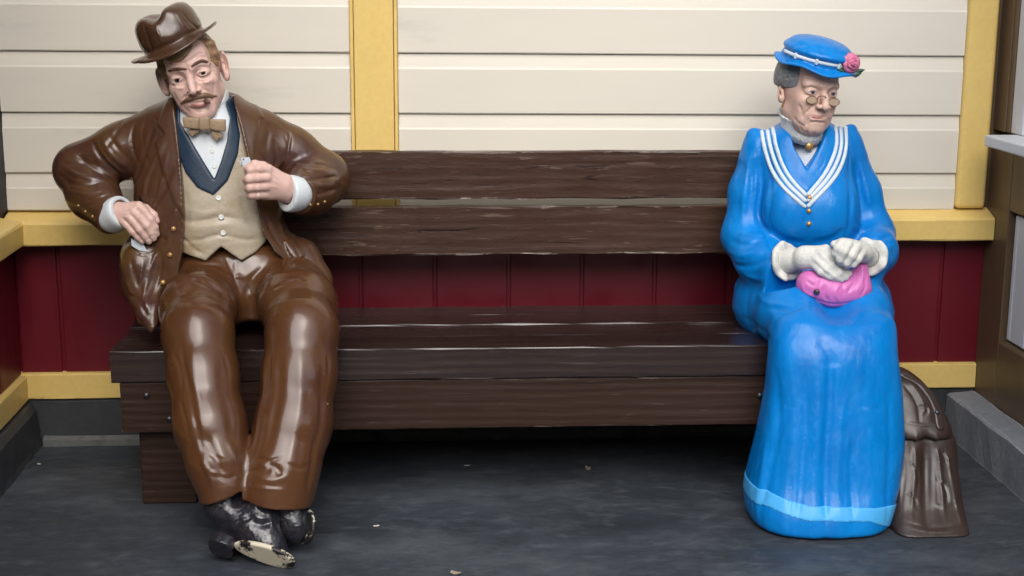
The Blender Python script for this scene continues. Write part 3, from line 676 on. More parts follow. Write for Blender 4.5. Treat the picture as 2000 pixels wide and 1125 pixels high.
def head_shape(eye=35, wide=1.0, jaw=1.0, cheek=1.0, nose=1.0, lid=4.2, hook=0, lower=0.0, ear=1.0, earx=0, neck=0.048, jr=0.019, earz=0):
    S = Shape()
    S.ball(mm(0, 10, 28), mm(76 * wide, 94, 90))
    S.ball(mm(0, -22, -34), mm(62 * wide, 70, 78), 0.028)
    S.ball(mm(0, -76, -103 - lower), mm(24 * jaw, 18, 17), 0.026)
    for s in (-1, 1):
        S.tube([(*mm(s * 52 * jaw, -2, -62), jr), (*mm(s * 24 * jaw, -66, -99 - lower), 0.015)], 0.026)
        S.ball(mm(s * 43 * wide, -68, -26), mm(20, 18, 16), 0.024)
        S.ball(mm(s * 36 * wide, -60, -56), mm(23 * cheek, 24 * cheek, 30), 0.026)
        S.tube([(*mm(s * 47, -76, 16), 0.0090), (*mm(s * 13, -92, 15), 0.0095)], 0.016)
    S.ball(mm(0, -70, 48), mm(50, 26, 34), 0.03)                                  # forehead
    for s in (-1, 1):
        S.ball(mm(s * eye, -110.5, -1), mm(20, 22, 15), 0.013, 's')                    # sockets
        S.ball(mm(s * eye, -77.5, -2), mm(18.5, 17.5, 15.5), 0.004)                    # lid mass
    # mouth mound, nose
    S.ball(mm(0, -80, -68), mm(27, 20, 21), 0.018)
    S.tube([(*mm(0, -88, 6), 0.0080), (*mm(0, -105, -16), 0.0085), (*mm(0, -117 - hook, -38), 0.0104 * nose)], 0.009, 0.01)
    for s in (-1, 1):
        S.ball(mm(s * 13.0 * nose, -101, -40), mm(8.0 * nose, 11, 7.5), 0.004)
        S.ball(mm(s * 6.2, -109, -48.5), mm(3.8, 7, 3.6), 0.003, 's')
        S.tube([(*mm(s * 21 * nose, -97, -34), 0.0012), (*mm(s * 20 * nose, -99, -44), 0.0012)], 0.007, 0.003, 's')
        S.ball(mm(s * eye, -98, -3.5), mm(13.5, 11, lid), 0.0015, 's')          # eye opening
    # neck
    S.tube([(*mm(0, 8, -60), neck), (*mm(0, 18, -185), neck + 0.004)], 0.03)
    # ears
    for s in (-1, 1):
        R = rotm(s * 38, -6, s * 10)
        S.ball(mm(s * (82 * wide + earx), 4, -6 + earz), mm(7, 21, 36 * ear), 0.004, 'u', R)
        S.ball(mm(s * (86 * wide + earx), -6, earz), mm(6, 13, 23 * ear), 0.005, 's', R)
        S.ball(mm(s * (80 * wide + earx), -4, -32 * ear + earz), mm(6.5, 9, 9), 0.006)
        S.tube([(*mm(s * (79 * wide + earx), -8, -22 * ear + earz), 0.005), (*mm(s * (81 * wide + earx), -2, 8 * ear + earz), 0.0045)], 0.005)
    return S
def add_eyes(fr, eye, parent, iris, look=(0, 0), r=14.6, ir=6.0):
    for s in (-1, 1):
        c = mm(s * eye, -77.5, -2); V = []; Fc = []; N, Mq = 24, 16
        for i in range(Mq + 1):
            th = math.pi * i / Mq
            for k in range(N):
                ph = 2 * math.pi * k / N
                V.append(c + mm(r * math.sin(th) * math.cos(ph), -r * math.cos(th), r * math.sin(th) * math.sin(ph)))
        for i in range(Mq):
            for k in range(N): Fc.append((i * N + k, (i + 1) * N + k, (i + 1) * N + (k + 1) % N, i * N + (k + 1) % N))
        eb = build('eyeball', fr(np.array(V)), Fc, MT['eye_white'], parent)
        # iris and pupil: slightly proud discs on the ball
        for nm, rr, lift, mt in (('iris', ir, 0.25, iris), ('pupil', ir * 0.45, 0.45, MT['pupil'])):
            V = []; 
            d0 = np.array([look[0], -1.0, look[1]]); d0 /= np.linalg.norm(d0)
            ux = np.cross(d0, [0, 0, 1.0]); ux /= np.linalg.norm(ux); uz = np.cross(ux, d0)
            for q in (0.0, 0.5, 1.0):
                for k in range(20):
                    a = 2 * math.pi * k / 20; rho = rr * max(q, 0.01)
                    V.append(c + 0.001 * (d0 * (math.sqrt(r * r - rho * rho) + lift * (1 - q * q * 0.8)) + rho * (ux * math.cos(a) + uz * math.sin(a))))
            Fc = [(i * 20 + k, i * 20 + (k + 1) % 20, (i + 1) * 20 + (k + 1) % 20, (i + 1) * 20 + k) for i in range(2) for k in range(20)]
            build(nm, fr(np.array(V)), Fc, mt, eb)

# ================================================================== the man
man = thing('statue', 'painted statue of a seated moustached man in a glossy brown suit and tilted brown hat', 'statue', tuple(W(480, 640, -0.5)[:2]) + (0.0,), )
# --- head
MF = Frame(370.5, 147, -0.425, 2, 3, -14.5, 1.07)
mh = head_shape(eye=34.5, wide=0.97, jaw=0.88, cheek=0.78, nose=1.0, lid=4.4, hook=2, lower=3, ear=1.1, earx=3)
mhit = Hitter(mh, MF.R, MF.s, MF.O)
mh.strokes([
    ([(371, 177), (362, 187), (359, 197)], 2.05, 8.02), ([(397, 173), (405, 179), (413, 186), (416, 200)], 2.05, 7.39),          # cheek folds
    ([(334, 157), (343, 162), (354, 161), (361, 157)], 2.17, 5.55), ([(384, 149), (394, 152), (405, 149), (412, 143)], 2.17, 5.55),   # under eyes
    ([(338, 152), (346, 147.5), (356, 149)], 1.45, 3.70), ([(385, 139), (395, 135.5), (405, 139)], 1.45, 3.70),                        # upper lids
    ([(318, 126), (335, 123), (352, 124), (366, 121)], 1.93, 4.93), ([(366, 121), (376, 115), (386, 107), (396, 104)], 1.93, 4.93), # brow lines
    ([(383, 116), (391, 110), (400, 112)], 1.82, 4.63),
    ([(367, 128), (366, 134), (368, 140)], 1.93, 4.93), ([(373, 127), (374, 134)], 1.58, 3.70),
    ([(367, 200.5), (378, 201.5), (390, 201), (402, 199)], 1.82, 8.63),                                                      # mouth
    ([(374, 206), (388, 207.5), (400, 205)], 2.66, -4.68), ([(372, 212), (388, 213), (403, 210)], 3.14, 6.79),
    ([(340, 168), (348, 172), (358, 172)], 3.14, -3.90), ([(396, 161), (406, 160), (414, 154)], 3.38, -4.28),
    ([(419, 160), (418, 178), (414, 196)], 2.66, 4.93), ([(338, 178), (344, 192), (354, 206)], 2.4, 1.4),
    ([(302, 142), (312, 160), (326, 180)], 1.93, 4.93), ([(436, 115), (436, 135), (433, 155)], 1.93, 4.93),
    ([(326, 150), (332, 152)], 1.21, 3.07), ([(325, 155), (331, 155)], 1.21, 3.07), ([(413, 136), (420, 132)], 1.21, 3.07), ([(413, 140), (421, 138)], 1.21, 3.07),
    ([(326, 131), (340, 128), (356, 129)], 1.60, 3.77), ([(330, 164), (340, 168), (352, 168), (361, 163)], 1.60, 3.48), ([(382, 155), (394, 159), (406, 156), (414, 149)], 1.60, 3.48),
    ([(334, 170), (339, 184), (348, 198)], 1.8, 1.2), ([(410, 166), (412, 176), (410, 184)], 1.50, 2.90), ([(341, 146), (349, 143), (359, 145)], 1.50, 3.77), ([(384, 134), (394, 130), (406, 133)], 1.50, 3.77),
    ([(380, 217), (390, 219), (400, 216)], 2.00, 2.32), ([(356, 206), (362, 214), (370, 219)], 1.50, 2.32), ([(408, 203), (410, 210), (406, 216)], 1.50, 2.32),
], mhit)
V0, Q0 = surface(mh, *[np.asarray(b) for b in mh.bounds()], 0.0016, 1)
lipH = MF.loc(mhit([(388, 204)])[0]) if False else mhit([(388, 203.5)])[0][0]
def man_lips(c): 
    return (((c[:, 0] - lipH[0]) / 0.020) ** 2 + ((c[:, 2] - lipH[2] - 0.0005) / 0.0058) ** 2 < 1) & (c[:, 1] < -0.07)
mi0 = np.zeros(len(Q0), int)
body_V, body_Q, body_m = [MF(V0)], [Q0], [mi0]

# --- torso solids
T = Shape()                                      # shirt / waistcoat core
T.loft([(170, 358, 440, -0.375, -0.235), (205, 345, 452, -0.395, -0.215), (240, 322, 492, -0.412, -0.20), (300, 315, 512, -0.432, -0.20), (380, 318, 522, -0.455, -0.20),
        (440, 325, 530, -0.47, -0.20), (500, 330, 535, -0.475, -0.20), (560, 330, 545, -0.46, -0.20)], n=2.3)
J = Shape()                                      # jacket
J.loft([(182, 345, 452, -0.37, -0.215), (196, 318, 482, -0.392, -0.198), (218, 292, 506, -0.405, -0.192), (255, 270, 540, -0.425, -0.19), (320, 262, 548, -0.452, -0.19), (380, 262, 545, -0.474, -0.19),
        (440, 266, 556, -0.488, -0.19), (490, 262, 585, -0.50, -0.19), (540, 258, 612, -0.51, -0.19)], n=2.35, capr=0.02)
# skirts of the jacket
J.ptube([(278, 505, -0.40, 42), (276, 560, -0.44, 36), (292, 610, -0.52, 26), (299, 640, -0.56, 12)], 0.05)
J.ptube([(590, 500, -0.36, 34), (612, 550, -0.40, 36), (636, 600, -0.45, 22)], 0.05)
J.pball(272, 528, -0.45, 32, 0.045, 46, 0.03)             # pocket
# arms
J.ptube([(306, 254, -0.295, 44), (240, 294, -0.285, 50), (158, 331, -0.275, 49)], 0.035, 0.03)
J.ptube([(158, 333, -0.275, 49), (182, 380, -0.34, 46), (219, 421, -0.425, 37)], 0.02, 0.03)
J.ptube([(508, 258, -0.295, 44), (568, 300, -0.285, 48), (630, 348, -0.29, 50)], 0.035, 0.03)
J.ptube([(630, 349, -0.29, 51), (606, 368, -0.38, 48), (579, 378, -0.455, 40)], 0.02, 0.03)
# sleeve ends are cut square
def cut_plane(S, a, b, Ya, Yb, r):
    A = W(*a, Ya); Bv = W(*b, Yb); n = (Bv - A) / np.linalg.norm(Bv - A)
    fn = lambda p: np.maximum(-((p - Bv) @ n), np.linalg.norm(p - Bv, axis=1) - r)
    S.add('s', fn, Bv - r, Bv + r, 0.004)
cut_plane(J, (182, 380), (226, 424), -0.34, -0.435, 0.085)
cut_plane(J, (628, 349), (580, 378), -0.29, -0.462, 0.085)
jh0 = Hitter(J)
open_px = [(338, 150), (341, 200), (347, 260), (355, 340), (360, 420), (356, 490), (347, 560), (322, 615), (299, 655), (297, 760), (720, 760), (668, 640), (640, 592), (585, 538), (536, 492), (512, 452), (501, 400), (487, 325), (470, 250), (456, 195), (452, 150)]
opn = poly2(xz(jh0, [q for q in open_px]) if False else np.array([ (h if ok_ else W(q[0], q[1], -0.45))[[0, 2]] for q, h, ok_ in zip(open_px, *jh0(open_px))]))
openf = lambda p: np.maximum(opn(p), p[:, 1] + 0.30)
lap_l = [(316, 196), (341, 190), (349, 255), (357, 340), (361, 425), (341, 395), (318, 335), (304, 278), (322, 262), (309, 244)]
lap_r = [(454, 184), (476, 190), (516, 229), (508, 233), (500, 275), (494, 330), (488, 335), (472, 262)]
base_J = J
def lapel(pts):
    pl = poly2(np.array([(h if ok_ else W(q[0], q[1], -0.43))[[0, 2]] for q, h, ok_ in zip(pts, *jh0(pts))]))
    return pl
lps = [lapel(lap_l), lapel(lap_r)]
flap = lapel([(556, 470), (570, 462), (592, 492), (594, 500), (578, 508), (566, 496)])
J2 = Shape()
for o in J.ops: J2.ops.append(o)
blo, bhi = W(240, 180, -0.55), W(620, 520, -0.30)
blo = np.array([blo[0], -0.6, bhi[2]]); bhi = np.array([bhi[0], -0.30, W(240, 170, -0.5)[2]])
for pl in lps + [flap]:
    J2.add('d', (lambda p, pl=pl: -0.0055 * np.clip(0.5 - pl(p) / 0.004, 0, 1) * (p[:, 1] < -0.30)), blo, bhi)
jhit = Hitter(J2)
J2.strokes([
    # left sleeve and shoulder folds
    ([(268, 232), (258, 262), (262, 300), (276, 330)], 3.42, 5.51), ([(300, 250), (285, 290), (272, 330), (262, 352)], 4.79, 7.88), ([(200, 268), (215, 300), (245, 325)], 4.10, -6.30), ([(180, 275), (200, 310), (232, 338)], 4.10, 7.09),
    ([(150, 300), (175, 325), (205, 345)], 4.10, 6.30), ([(128, 330), (160, 345), (200, 350)], 4.10, -7.88), ([(122, 352), (155, 362), (195, 360)], 3.42, 6.30), ([(135, 375), (165, 378), (205, 372)], 3.42, -5.51), ([(160, 392), (190, 388), (222, 380)], 2.74, 3.94),
    ([(240, 235), (225, 262), (205, 290)], 4.10, 4.73), ([(320, 280), (300, 320), (285, 350), (280, 390)], 4.79, -6.30), ([(338, 330), (320, 370), (300, 410), (296, 440)], 4.79, 6.30), ([(310, 350), (300, 390), (282, 420)], 3.42, 4.73),
    ([(345, 400), (335, 440), (325, 480)], 4.10, -4.73),
    ([(118, 315), (140, 322), (170, 318), (196, 326)], 3.5, 3.5), ([(112, 340), (128, 352), (140, 372)], 3.5, 3.5), ([(150, 345), (178, 356), (208, 356)], 3.0, 4.0), ([(146, 366), (172, 370), (210, 365)], 3.0, -3.0), ([(168, 400), (200, 398), (228, 390)], 3.0, 2.5),
    ([(212, 262), (232, 292), (256, 316)], 3.5, 4.0), ([(196, 292), (216, 318), (246, 342)], 3.5, -4.0), ([(286, 230), (278, 262), (282, 296), (292, 322)], 3.0, 3.5), ([(310, 300), (296, 340), (286, 372), (286, 410)], 3.5, 3.5), ([(326, 300), (318, 345), (306, 385)], 3.0, -3.0), ([(300, 440), (312, 462), (332, 470)], 3.0, 2.5),
    ([(534, 268), (540, 300), (538, 330)], 3.5, 3.5), ([(600, 308), (626, 322), (656, 330)], 3.0, 4.0), ([(606, 344), (632, 352), (668, 352)], 3.0, -3.0), ([(612, 372), (640, 372), (664, 366)], 3.0, 3.0), ([(520, 330), (528, 356), (530, 372)], 3.5, -3.5), ([(505, 290), (512, 320), (528, 345)], 3.0, 3.0), ([(556, 262), (563, 290), (560, 318)], 2.0, 3.0),
    ([(264, 520), (270, 550), (282, 580)], 3.0, 3.0), ([(290, 520), (285, 548), (276, 575)], 2.5, -3.0), ([(246, 545), (256, 572), (276, 600)], 3.5, -3.0), ([(300, 580), (296, 605), (292, 625)], 3.0, 3.0),
    # left pocket and skirt
    ([(258, 490), (278, 498), (298, 494), (306, 486)], 1.50, 6.30), ([(306, 492), (296, 520), (288, 552), (276, 585)], 2.39, -6.30), ([(318, 500), (312, 535), (300, 570), (288, 605)], 3.42, 6.30), ([(256, 505), (262, 540), (272, 565)], 3.42, 4.73), ([(280, 510), (276, 535), (270, 555)], 2.74, -4.73), ([(252, 575), (272, 590), (290, 620)], 4.10, 6.30),
    # right sleeve
    ([(548, 240), (566, 262), (562, 300), (566, 330)], 2.74, 6.30), ([(508, 300), (530, 340), (548, 352)], 4.10, 6.30), ([(590, 300), (612, 318), (640, 322)], 4.10, 6.30), ([(575, 318), (600, 332), (640, 335)], 4.10, -7.09), ([(585, 345), (615, 350), (660, 345)], 4.10, 7.09), ([(596, 362), (628, 362), (665, 358)], 3.42, -6.30), ([(600, 380), (630, 378), (655, 370)], 3.42, 5.51), ([(555, 320), (545, 345), (546, 365)], 4.10, 9.45),
    ([(525, 255), (520, 290), (526, 320)], 5.47, 4.73),
    # right front
    ([(520, 425), (535, 460), (565, 500)], 4.10, 6.30), ([(545, 430), (556, 462), (580, 505)], 4.10, -6.30), ([(560, 500), (590, 530), (630, 575)], 3.42, 4.73),
    ([(304, 245), (321, 261)], 0.96, 3.94), ([(515, 230), (503, 234)], 0.96, 3.94), ([(330, 195), (300, 215), (309, 243)], 1.09, 3.15),
], jhit)
# rolled front edges
for e in ([(341, 200), (347, 260), (355, 340), (360, 420), (356, 490), (347, 560), (322, 615), (301, 652)], [(456, 195), (470, 250), (487, 325), (501, 400), (512, 452), (536, 492), (585, 538), (638, 590)]):
    J2.strokes([([(q[0] + (-3 if e[0][0] < 400 else 3), q[1]) for q in e], 2.0, -2.5)], jhit, taper=False)
sidecut = poly2(pxz([(282, 610), (299, 655), (360, 600), (700, 660), (760, 150), (-50, 150), (-50, 610)], -0.5))
fJ = lambda p: smax(J2(p), -openf(p), 0.005)
jl, jhh = J.bounds()

# --- trousers
Tr = Shape()
Tr.loft([(470, 345, 560, -0.44, -0.20), (520, 335, 600, -0.47, -0.20), (570, 320, 630, -0.48, -0.20), (610, 325, 640, -0.48, -0.20)], n=2.6)
LA, LB = Shape(), Shape()                       # the legs stay apart below the lap
LA.ptube([(400, 565, -0.38, 72), (386, 606, -0.56, 69), (387, 652, -0.70, 66)], 0.0, 0.03)
LA.ptube([(387, 652, -0.70, 66), (396, 730, -0.765, 66), (410, 830, -0.84, 68), (426, 905, -0.895, 58), (437, 955, -0.925, 46), (440, 985, -0.94, 43)], 0.03, 0.03)
LB.ptube([(568, 565, -0.38, 74), (584, 600, -0.56, 72), (590, 648, -0.70, 68)], 0.0, 0.03)
LB.ptube([(590, 648, -0.70, 68), (585, 730, -0.755, 70), (573, 830, -0.82, 73), (553, 910, -0.875, 70), (541, 955, -0.90, 69), (538, 990, -0.915, 69)], 0.03, 0.03)
Tr.add('u', LA, LA.bounds()[0] + 0.03, LA.bounds()[1] - 0.03, 0.05)
Tr.add('u', lambda p: LB(p), LB.bounds()[0] + 0.03, LB.bounds()[1] - 0.03, 0.02)
# hems cut
def hemcut(pts, Y0, Y1):
    pl = poly2(pxz(pts, 0.5 * (Y0 + Y1))); f = lambda p: np.maximum(pl(p), np.abs(p[:, 1] - 0.5 * (Y0 + Y1)) - 0.5 * (Y1 - Y0)); return f
hem1 = hemcut([(340, 972), (398, 972), (440, 955), (478, 942), (482, 1060), (340, 1060)], -1.2, -0.6)
hem2 = hemcut([(466, 945), (474, 958), (520, 966), (570, 972), (612, 982), (680, 985), (680, 1060), (476, 1060)], -1.2, -0.6)
trhit = Hitter(Tr)
Tr.strokes([
    ([(350, 500), (385, 515), (430, 520)], 5.00, 4.00), ([(440, 500), (452, 530), (464, 560)], 2.50, 3.00), ([(462, 505), (458, 540), (470, 580)], 3.00, 2.50), ([(410, 520), (440, 536), (480, 540)], 4.00, -3.00), ([(400, 535), (440, 548), (500, 538)], 4.00, 3.00), ([(520, 520), (490, 545), (484, 575)], 5.00, 4.00), ([(560, 535), (520, 548), (492, 575)], 6.00, -4.00), ([(400, 550), (430, 570), (450, 592)], 6.00, 4.00),
    ([(345, 560), (390, 540), (430, 560), (455, 595)], 7.00, -5.00), ([(355, 590), (400, 575), (440, 600)], 6.00, 3.00), ([(530, 590), (560, 565), (600, 560)], 6.00, 3.00), ([(520, 610), (555, 590), (605, 585)], 6.00, -3.50), ([(535, 560), (570, 545), (610, 560)], 6.00, -3.00),
    
    ([(352, 665), (365, 740), (385, 830), (400, 930)], 5.00, 4.00), ([(375, 680), (382, 760), (398, 850)], 7.00, -4.00), ([(400, 850), (420, 890), (438, 930)], 6.00, 6.00), ([(385, 860), (402, 915), (420, 950)], 5.00, -5.00), ([(430, 700), (440, 780), (455, 860)], 8.00, 4.00), ([(445, 860), (462, 900), (470, 935)], 5.00, -4.00),
    ([(520, 690), (512, 780), (490, 880), (478, 930)], 6.00, -4.00), ([(548, 690), (540, 790), (520, 880)], 8.00, 4.00), ([(585, 690), (588, 780), (572, 880), (560, 950)], 8.00, -3.00), ([(520, 905), (540, 915), (548, 930)], 5.00, 6.00), ([(500, 930), (530, 938), (560, 930)], 6.00, -4.00), ([(625, 680), (628, 780), (610, 900), (598, 965)], 7.00, 4.00),
    ([(480, 925), (510, 918), (530, 920)], 5.00, 4.00),
    ([(398, 872), (414, 890), (436, 898)], 3, 4), ([(392, 900), (410, 920), (432, 928)], 3, -3.5), ([(420, 925), (442, 935), (462, 928)], 3, 3.5), ([(500, 895), (525, 900), (548, 895)], 3, 3.5), ([(560, 905), (585, 915), (604, 908)], 3, 3), ([(490, 950), (520, 955), (556, 958)], 3, -3), ([(340, 690), (352, 720), (356, 760)], 3.5, 3.5), ([(436, 690), (446, 730), (450, 780)], 3.5, 3.5), ([(530, 690), (526, 740), (518, 800)], 3, 3.5), ([(640, 690), (640, 740), (634, 800)], 3.5, 3.5), ([(352, 780), (362, 820), (374, 870)], 3, 3), ([(366, 545), (400, 556), (440, 575)], 3.5, 3.5), ([(520, 575), (548, 556), (596, 548)], 3.5, 3.5),
], trhit)
fTr = lambda p: smax(smax(Tr(p), -hem1(p), 0.004), -hem2(p), 0.004)

sculpt('trousers', fTr, 0.0036, MT['trouser'], man, *Tr.bounds(), smooth=1)
jacket = sculpt('jacket', fJ, 0.0033, MT['suit'], man, *J.bounds(), smooth=1)

# --- shirt, waistcoat, lapels
thit = Hitter(T)
T2 = Shape()
for o in T.ops: T2.ops.append(o)
T2.strokes([([(405, 250), (412, 290), (418, 345)], 1.2, 1.8), ([(402, 255), (408, 300)], 1.0, -1.0)], thit)
sculpt('shirt', lambda p: smax(T2(p), W(400, 385, -.45)[2] - p[:, 2], 0.01), 0.0036, MT['shirt'], man, *T.bounds())
hitp = lambda pts, hh=thit, Y=-0.44: poly2(np.array([(h if ok_ else W(q[0], q[1], Y))[[0, 2]] for q, h, ok_ in zip(pts, *hh(pts))]))
vest_p = hitp([(334, 215), (340, 300), (345, 400), (346, 488), (402, 509), (418, 494), (432, 481), (450, 494), (472, 509), (500, 492), (521, 470), (545, 440), (520, 330), (480, 220), (462, 215), (455, 270), (440, 310), (418, 350), (395, 315), (370, 270), (348, 225)])
VS = Shape()
for o in T.ops: VS.ops.append(o)
VS.strokes([([(419, 375), (430, 430), (433, 484)], 1.26, 4.40), ([(352, 430), (390, 432), (440, 424), (500, 436)], 6.30, 5.20), ([(355, 450), (400, 446), (450, 440), (505, 452)], 6.30, -5.20), ([(352, 470), (390, 468), (430, 458), (480, 468), (512, 462)], 5.40, 4.80), ([(360, 405), (400, 418), (430, 410)], 5.40, -4.00),
            ([(350, 486), (402, 506), (432, 478), (471, 506), (517, 470)], 2.16, -2.40), ([(470, 380), (480, 420), (500, 450)], 7.20, 4.00), ([(358, 360), (366, 410), (362, 470)], 7.20, 4.00), ([(350, 455), (380, 485), (402, 498)], 4.50, 4.00)], thit)
front = lambda p: p[:, 1] + 0.30
sculpt('waistcoat', clip(VS, vest_p, 0.007, 0.005, front), 0.0034, MT['tan'], man, *T.bounds())
nl = hitp([(336, 198), (343, 258), (352, 306), (362, 335), (386, 366), (418, 381), (446, 352), (466, 300), (470, 262), (464, 225), (450, 180), (441, 200), (450, 230), (444, 275), (432, 315), (419, 349), (396, 312), (370, 268), (352, 238), (344, 200)])
NS = Shape()
for o in T.ops: NS.ops.append(o)
NS.strokes([([(418, 350), (418, 381)], 1.3, 4)], thit)
sculpt('waistcoat_lapel', clip(NS, nl, 0.0125, 0.005, front), 0.0032, MT['navy'], man, *T.bounds())
vhit = Hitter(lambda p: T(p) - 0.007); fv = lambda p: T(p) - 0.007
buttons('button', vhit, fv, [(427, 387), (432, 424), (436, 455)], 5.2, 0.004, MT['button_white'], man, rim=True)
buttons('button', thit, T, [(407, 257), (414, 295), (419, 325)], 4.2, 0.003, MT['button_white'], man, rim=True)
buttons('button', jhit, J2, [(339, 447), (332, 498), (318, 552)], 5.0, 0.006, MT['brass'], man)
buttons('button', jhit, J2, [(153, 402), (167, 413), (181, 423), (606, 400), (621, 399), (634, 394)], 3.0, 0.004, MT['brass'], man)
# collar: standing band with folded wings
CO = Shape()
CO.loft([(172, 348, 444, -0.385, -0.235), (205, 343, 450, -0.402, -0.225), (238, 340, 462, -0.418, -0.22)], n=2.2, capr=0.012)
chit = Hitter(CO)
CO.strokes([([(346, 205), (360, 226), (392, 240)], 1.6, 2.6), ([(446, 195), (430, 222), (402, 240)], 1.6, 2.6), ([(447, 188), (446, 212), (440, 232)], 2.0, -1.5)], chit)
cut_c = hitp([(330, 150), (330, 196), (344, 188), (356, 206), (375, 222), (392, 227), (410, 220), (425, 206), (436, 190), (442, 172), (470, 150)], chit, -0.40)
sculpt('collar', lambda p: smax(smax(CO(p), -np.maximum(cut_c(p), p[:, 1] + 0.31), 0.004), -(np.sqrt(((p[:, 0] - W(396, 200, -.3)[0]) / 0.062) ** 2 + ((p[:, 1] + 0.305) / 0.066) ** 2) - 1) * 0.06, 0.004), 0.003, MT['shirt'], man, *CO.bounds())
# bow tie
def plate(pts, Y, t, rnd=0.004, bulge=0.0):
    pl = poly2(pxz(pts, Y)); c = pxz(pts, Y).mean(0)
    return lambda p: smax(pl(p), np.abs(p[:, 1] - Y + bulge * np.clip(1 - ((p[:, 0] - c[0]) ** 2 + (p[:, 2] - c[1]) ** 2) / 0.0008, 0, 1)) - t, rnd)
bt = thing('bow_tie', None, None) ; bpy.data.objects.remove(bt)
def plate_obj(name, pts, Y, t, mat, parent, h=0.0016, rnd=0.005, bulge=0.0, extra=None):
    q = np.array([W(a, b, Y) for a, b in pts]); lo = q.min(0) - [0.008, t + 0.014 + abs(bulge), 0.008]; hi = q.max(0) + [0.008, t + 0.014, 0.008]
    f0 = plate(pts, Y, t, rnd, bulge)
    return sculpt(name, f0 if extra is None else (lambda p: extra(p, f0(p))), h, mat, parent, lo, hi)
bow = plate_obj('bow_tie', [(357, 228), (375, 229), (391, 232), (391, 253), (374, 251), (359, 250)], -0.436, 0.007, MT['bow'], man, bulge=0.004)
plate_obj('bow_wing', [(408, 232), (425, 233), (441, 233), (442, 251), (440, 257), (424, 256), (408, 252)], -0.437, 0.007, MT['bow'], bow, bulge=0.004)
plate_obj('bow_knot', [(389, 229), (400, 227), (410, 229), (411, 252), (400, 255), (390, 253)], -0.443, 0.008, MT['bow'], bow, bulge=0.004)
plate_obj('bow_tail', [(376, 250), (390, 252), (393, 256), (374, 268), (371, 262), (363, 258)], -0.431, 0.005, MT['bow'], bow)
plate_obj('bow_tail', [(410, 251), (421, 253), (436, 262), (436, 270), (428, 270), (424, 278), (413, 265)], -0.433, 0.005, MT['bow'], bow)

# --- cuffs
for pts, flat in (([(222, 421, -0.432, 33), (233, 416, -0.447, 31), (241, 412, -0.453, 29)], 0), ([(577, 378, -0.462, 34), (566, 378, -0.474, 34), (559, 377, -0.480, 33)], 0)):
    CS = Shape(); CS.ptube(pts, 0.0, 0.01); 
    a, b = pts[0], pts[-1]; cut_plane(CS, (a[0], a[1]), (b[0], b[1]), a[2], b[2], 0.09)
    e = pts[0]; A = W(*pts[-1][:2], pts[-1][2]); Bv = W(*pts[0][:2], pts[0][2]); nn = (Bv - A) / np.linalg.norm(Bv - A)
    CS.tube([(*(A - nn * 0.01), 0.033), (*(A + nn * 0.012), 0.033)], 0.003, 0.003, 's')
    cuf = sculpt('cuff', CS, 0.0024, MT['shirt'], man)
# --- hands (part of the continuous body)
def hand(chains, palm, k=0.006):
    S = Shape()
    S.ptube(palm[0], 0.0, 0.02)
    for q in palm[1:]: S.ptube(q, 0.014, 0.012)
    for c in chains: S.ptube(c, k, 0.004)
    return S
H1 = hand([[(272, 403, -0.478, 8.6), (282, 413, -0.486, 8.2), (294, 428, -0.490, 8.4), (302, 444, -0.486, 7.4), (306, 457, -0.480, 6.2)],
           [(262, 414, -0.484, 8.4), (273, 425, -0.493, 8.0), (286, 440, -0.496, 8.4), (295, 455, -0.491, 7.2), (300, 466, -0.486, 6.0)],
           [(252, 423, -0.484, 8.2), (262, 434, -0.493, 7.6), (273, 448, -0.495, 8.0), (284, 462, -0.490, 6.8), (291, 472, -0.485, 5.8)],
           [(240, 432, -0.478, 7.6), (249, 441, -0.486, 7.0), (259, 452, -0.488, 7.2), (270, 464, -0.485, 6.2), (278, 472, -0.481, 5.4)],
           [(262, 404, -0.462, 10), (284, 408, -0.462, 9), (300, 420, -0.462, 7.6), (306, 432, -0.464, 6.4)]],
          [[(210, 428, -0.41, 26), (231, 419, -0.445, 22)], [(231, 414, -0.450, 17), (270, 404, -0.472, 11)], [(231, 418, -0.452, 17), (261, 415, -0.476, 11)], [(230, 422, -0.452, 16), (252, 424, -0.476, 10)], [(230, 427, -0.448, 14), (240, 433, -0.470, 9)]])
h1hit = Hitter(H1)
H1.strokes([([(264, 409), (276, 421), (290, 440)], 1.5, 2.2), ([(254, 420), (266, 433), (278, 450)], 1.5, 2.2), ([(244, 430), (254, 442), (266, 456)], 1.5, 2.2), ([(240, 412), (256, 408), (268, 404)], 1.8, -1.3), ([(238, 418), (250, 416), (260, 414)], 1.8, -1.2), ([(236, 424), (250, 424)], 1.8, -1.0), ([(288, 428), (297, 424)], 1.2, 1.0), ([(281, 441), (290, 437)], 1.2, 1.0), ([(268, 450), (277, 446)], 1.2, 1.0)], h1hit)
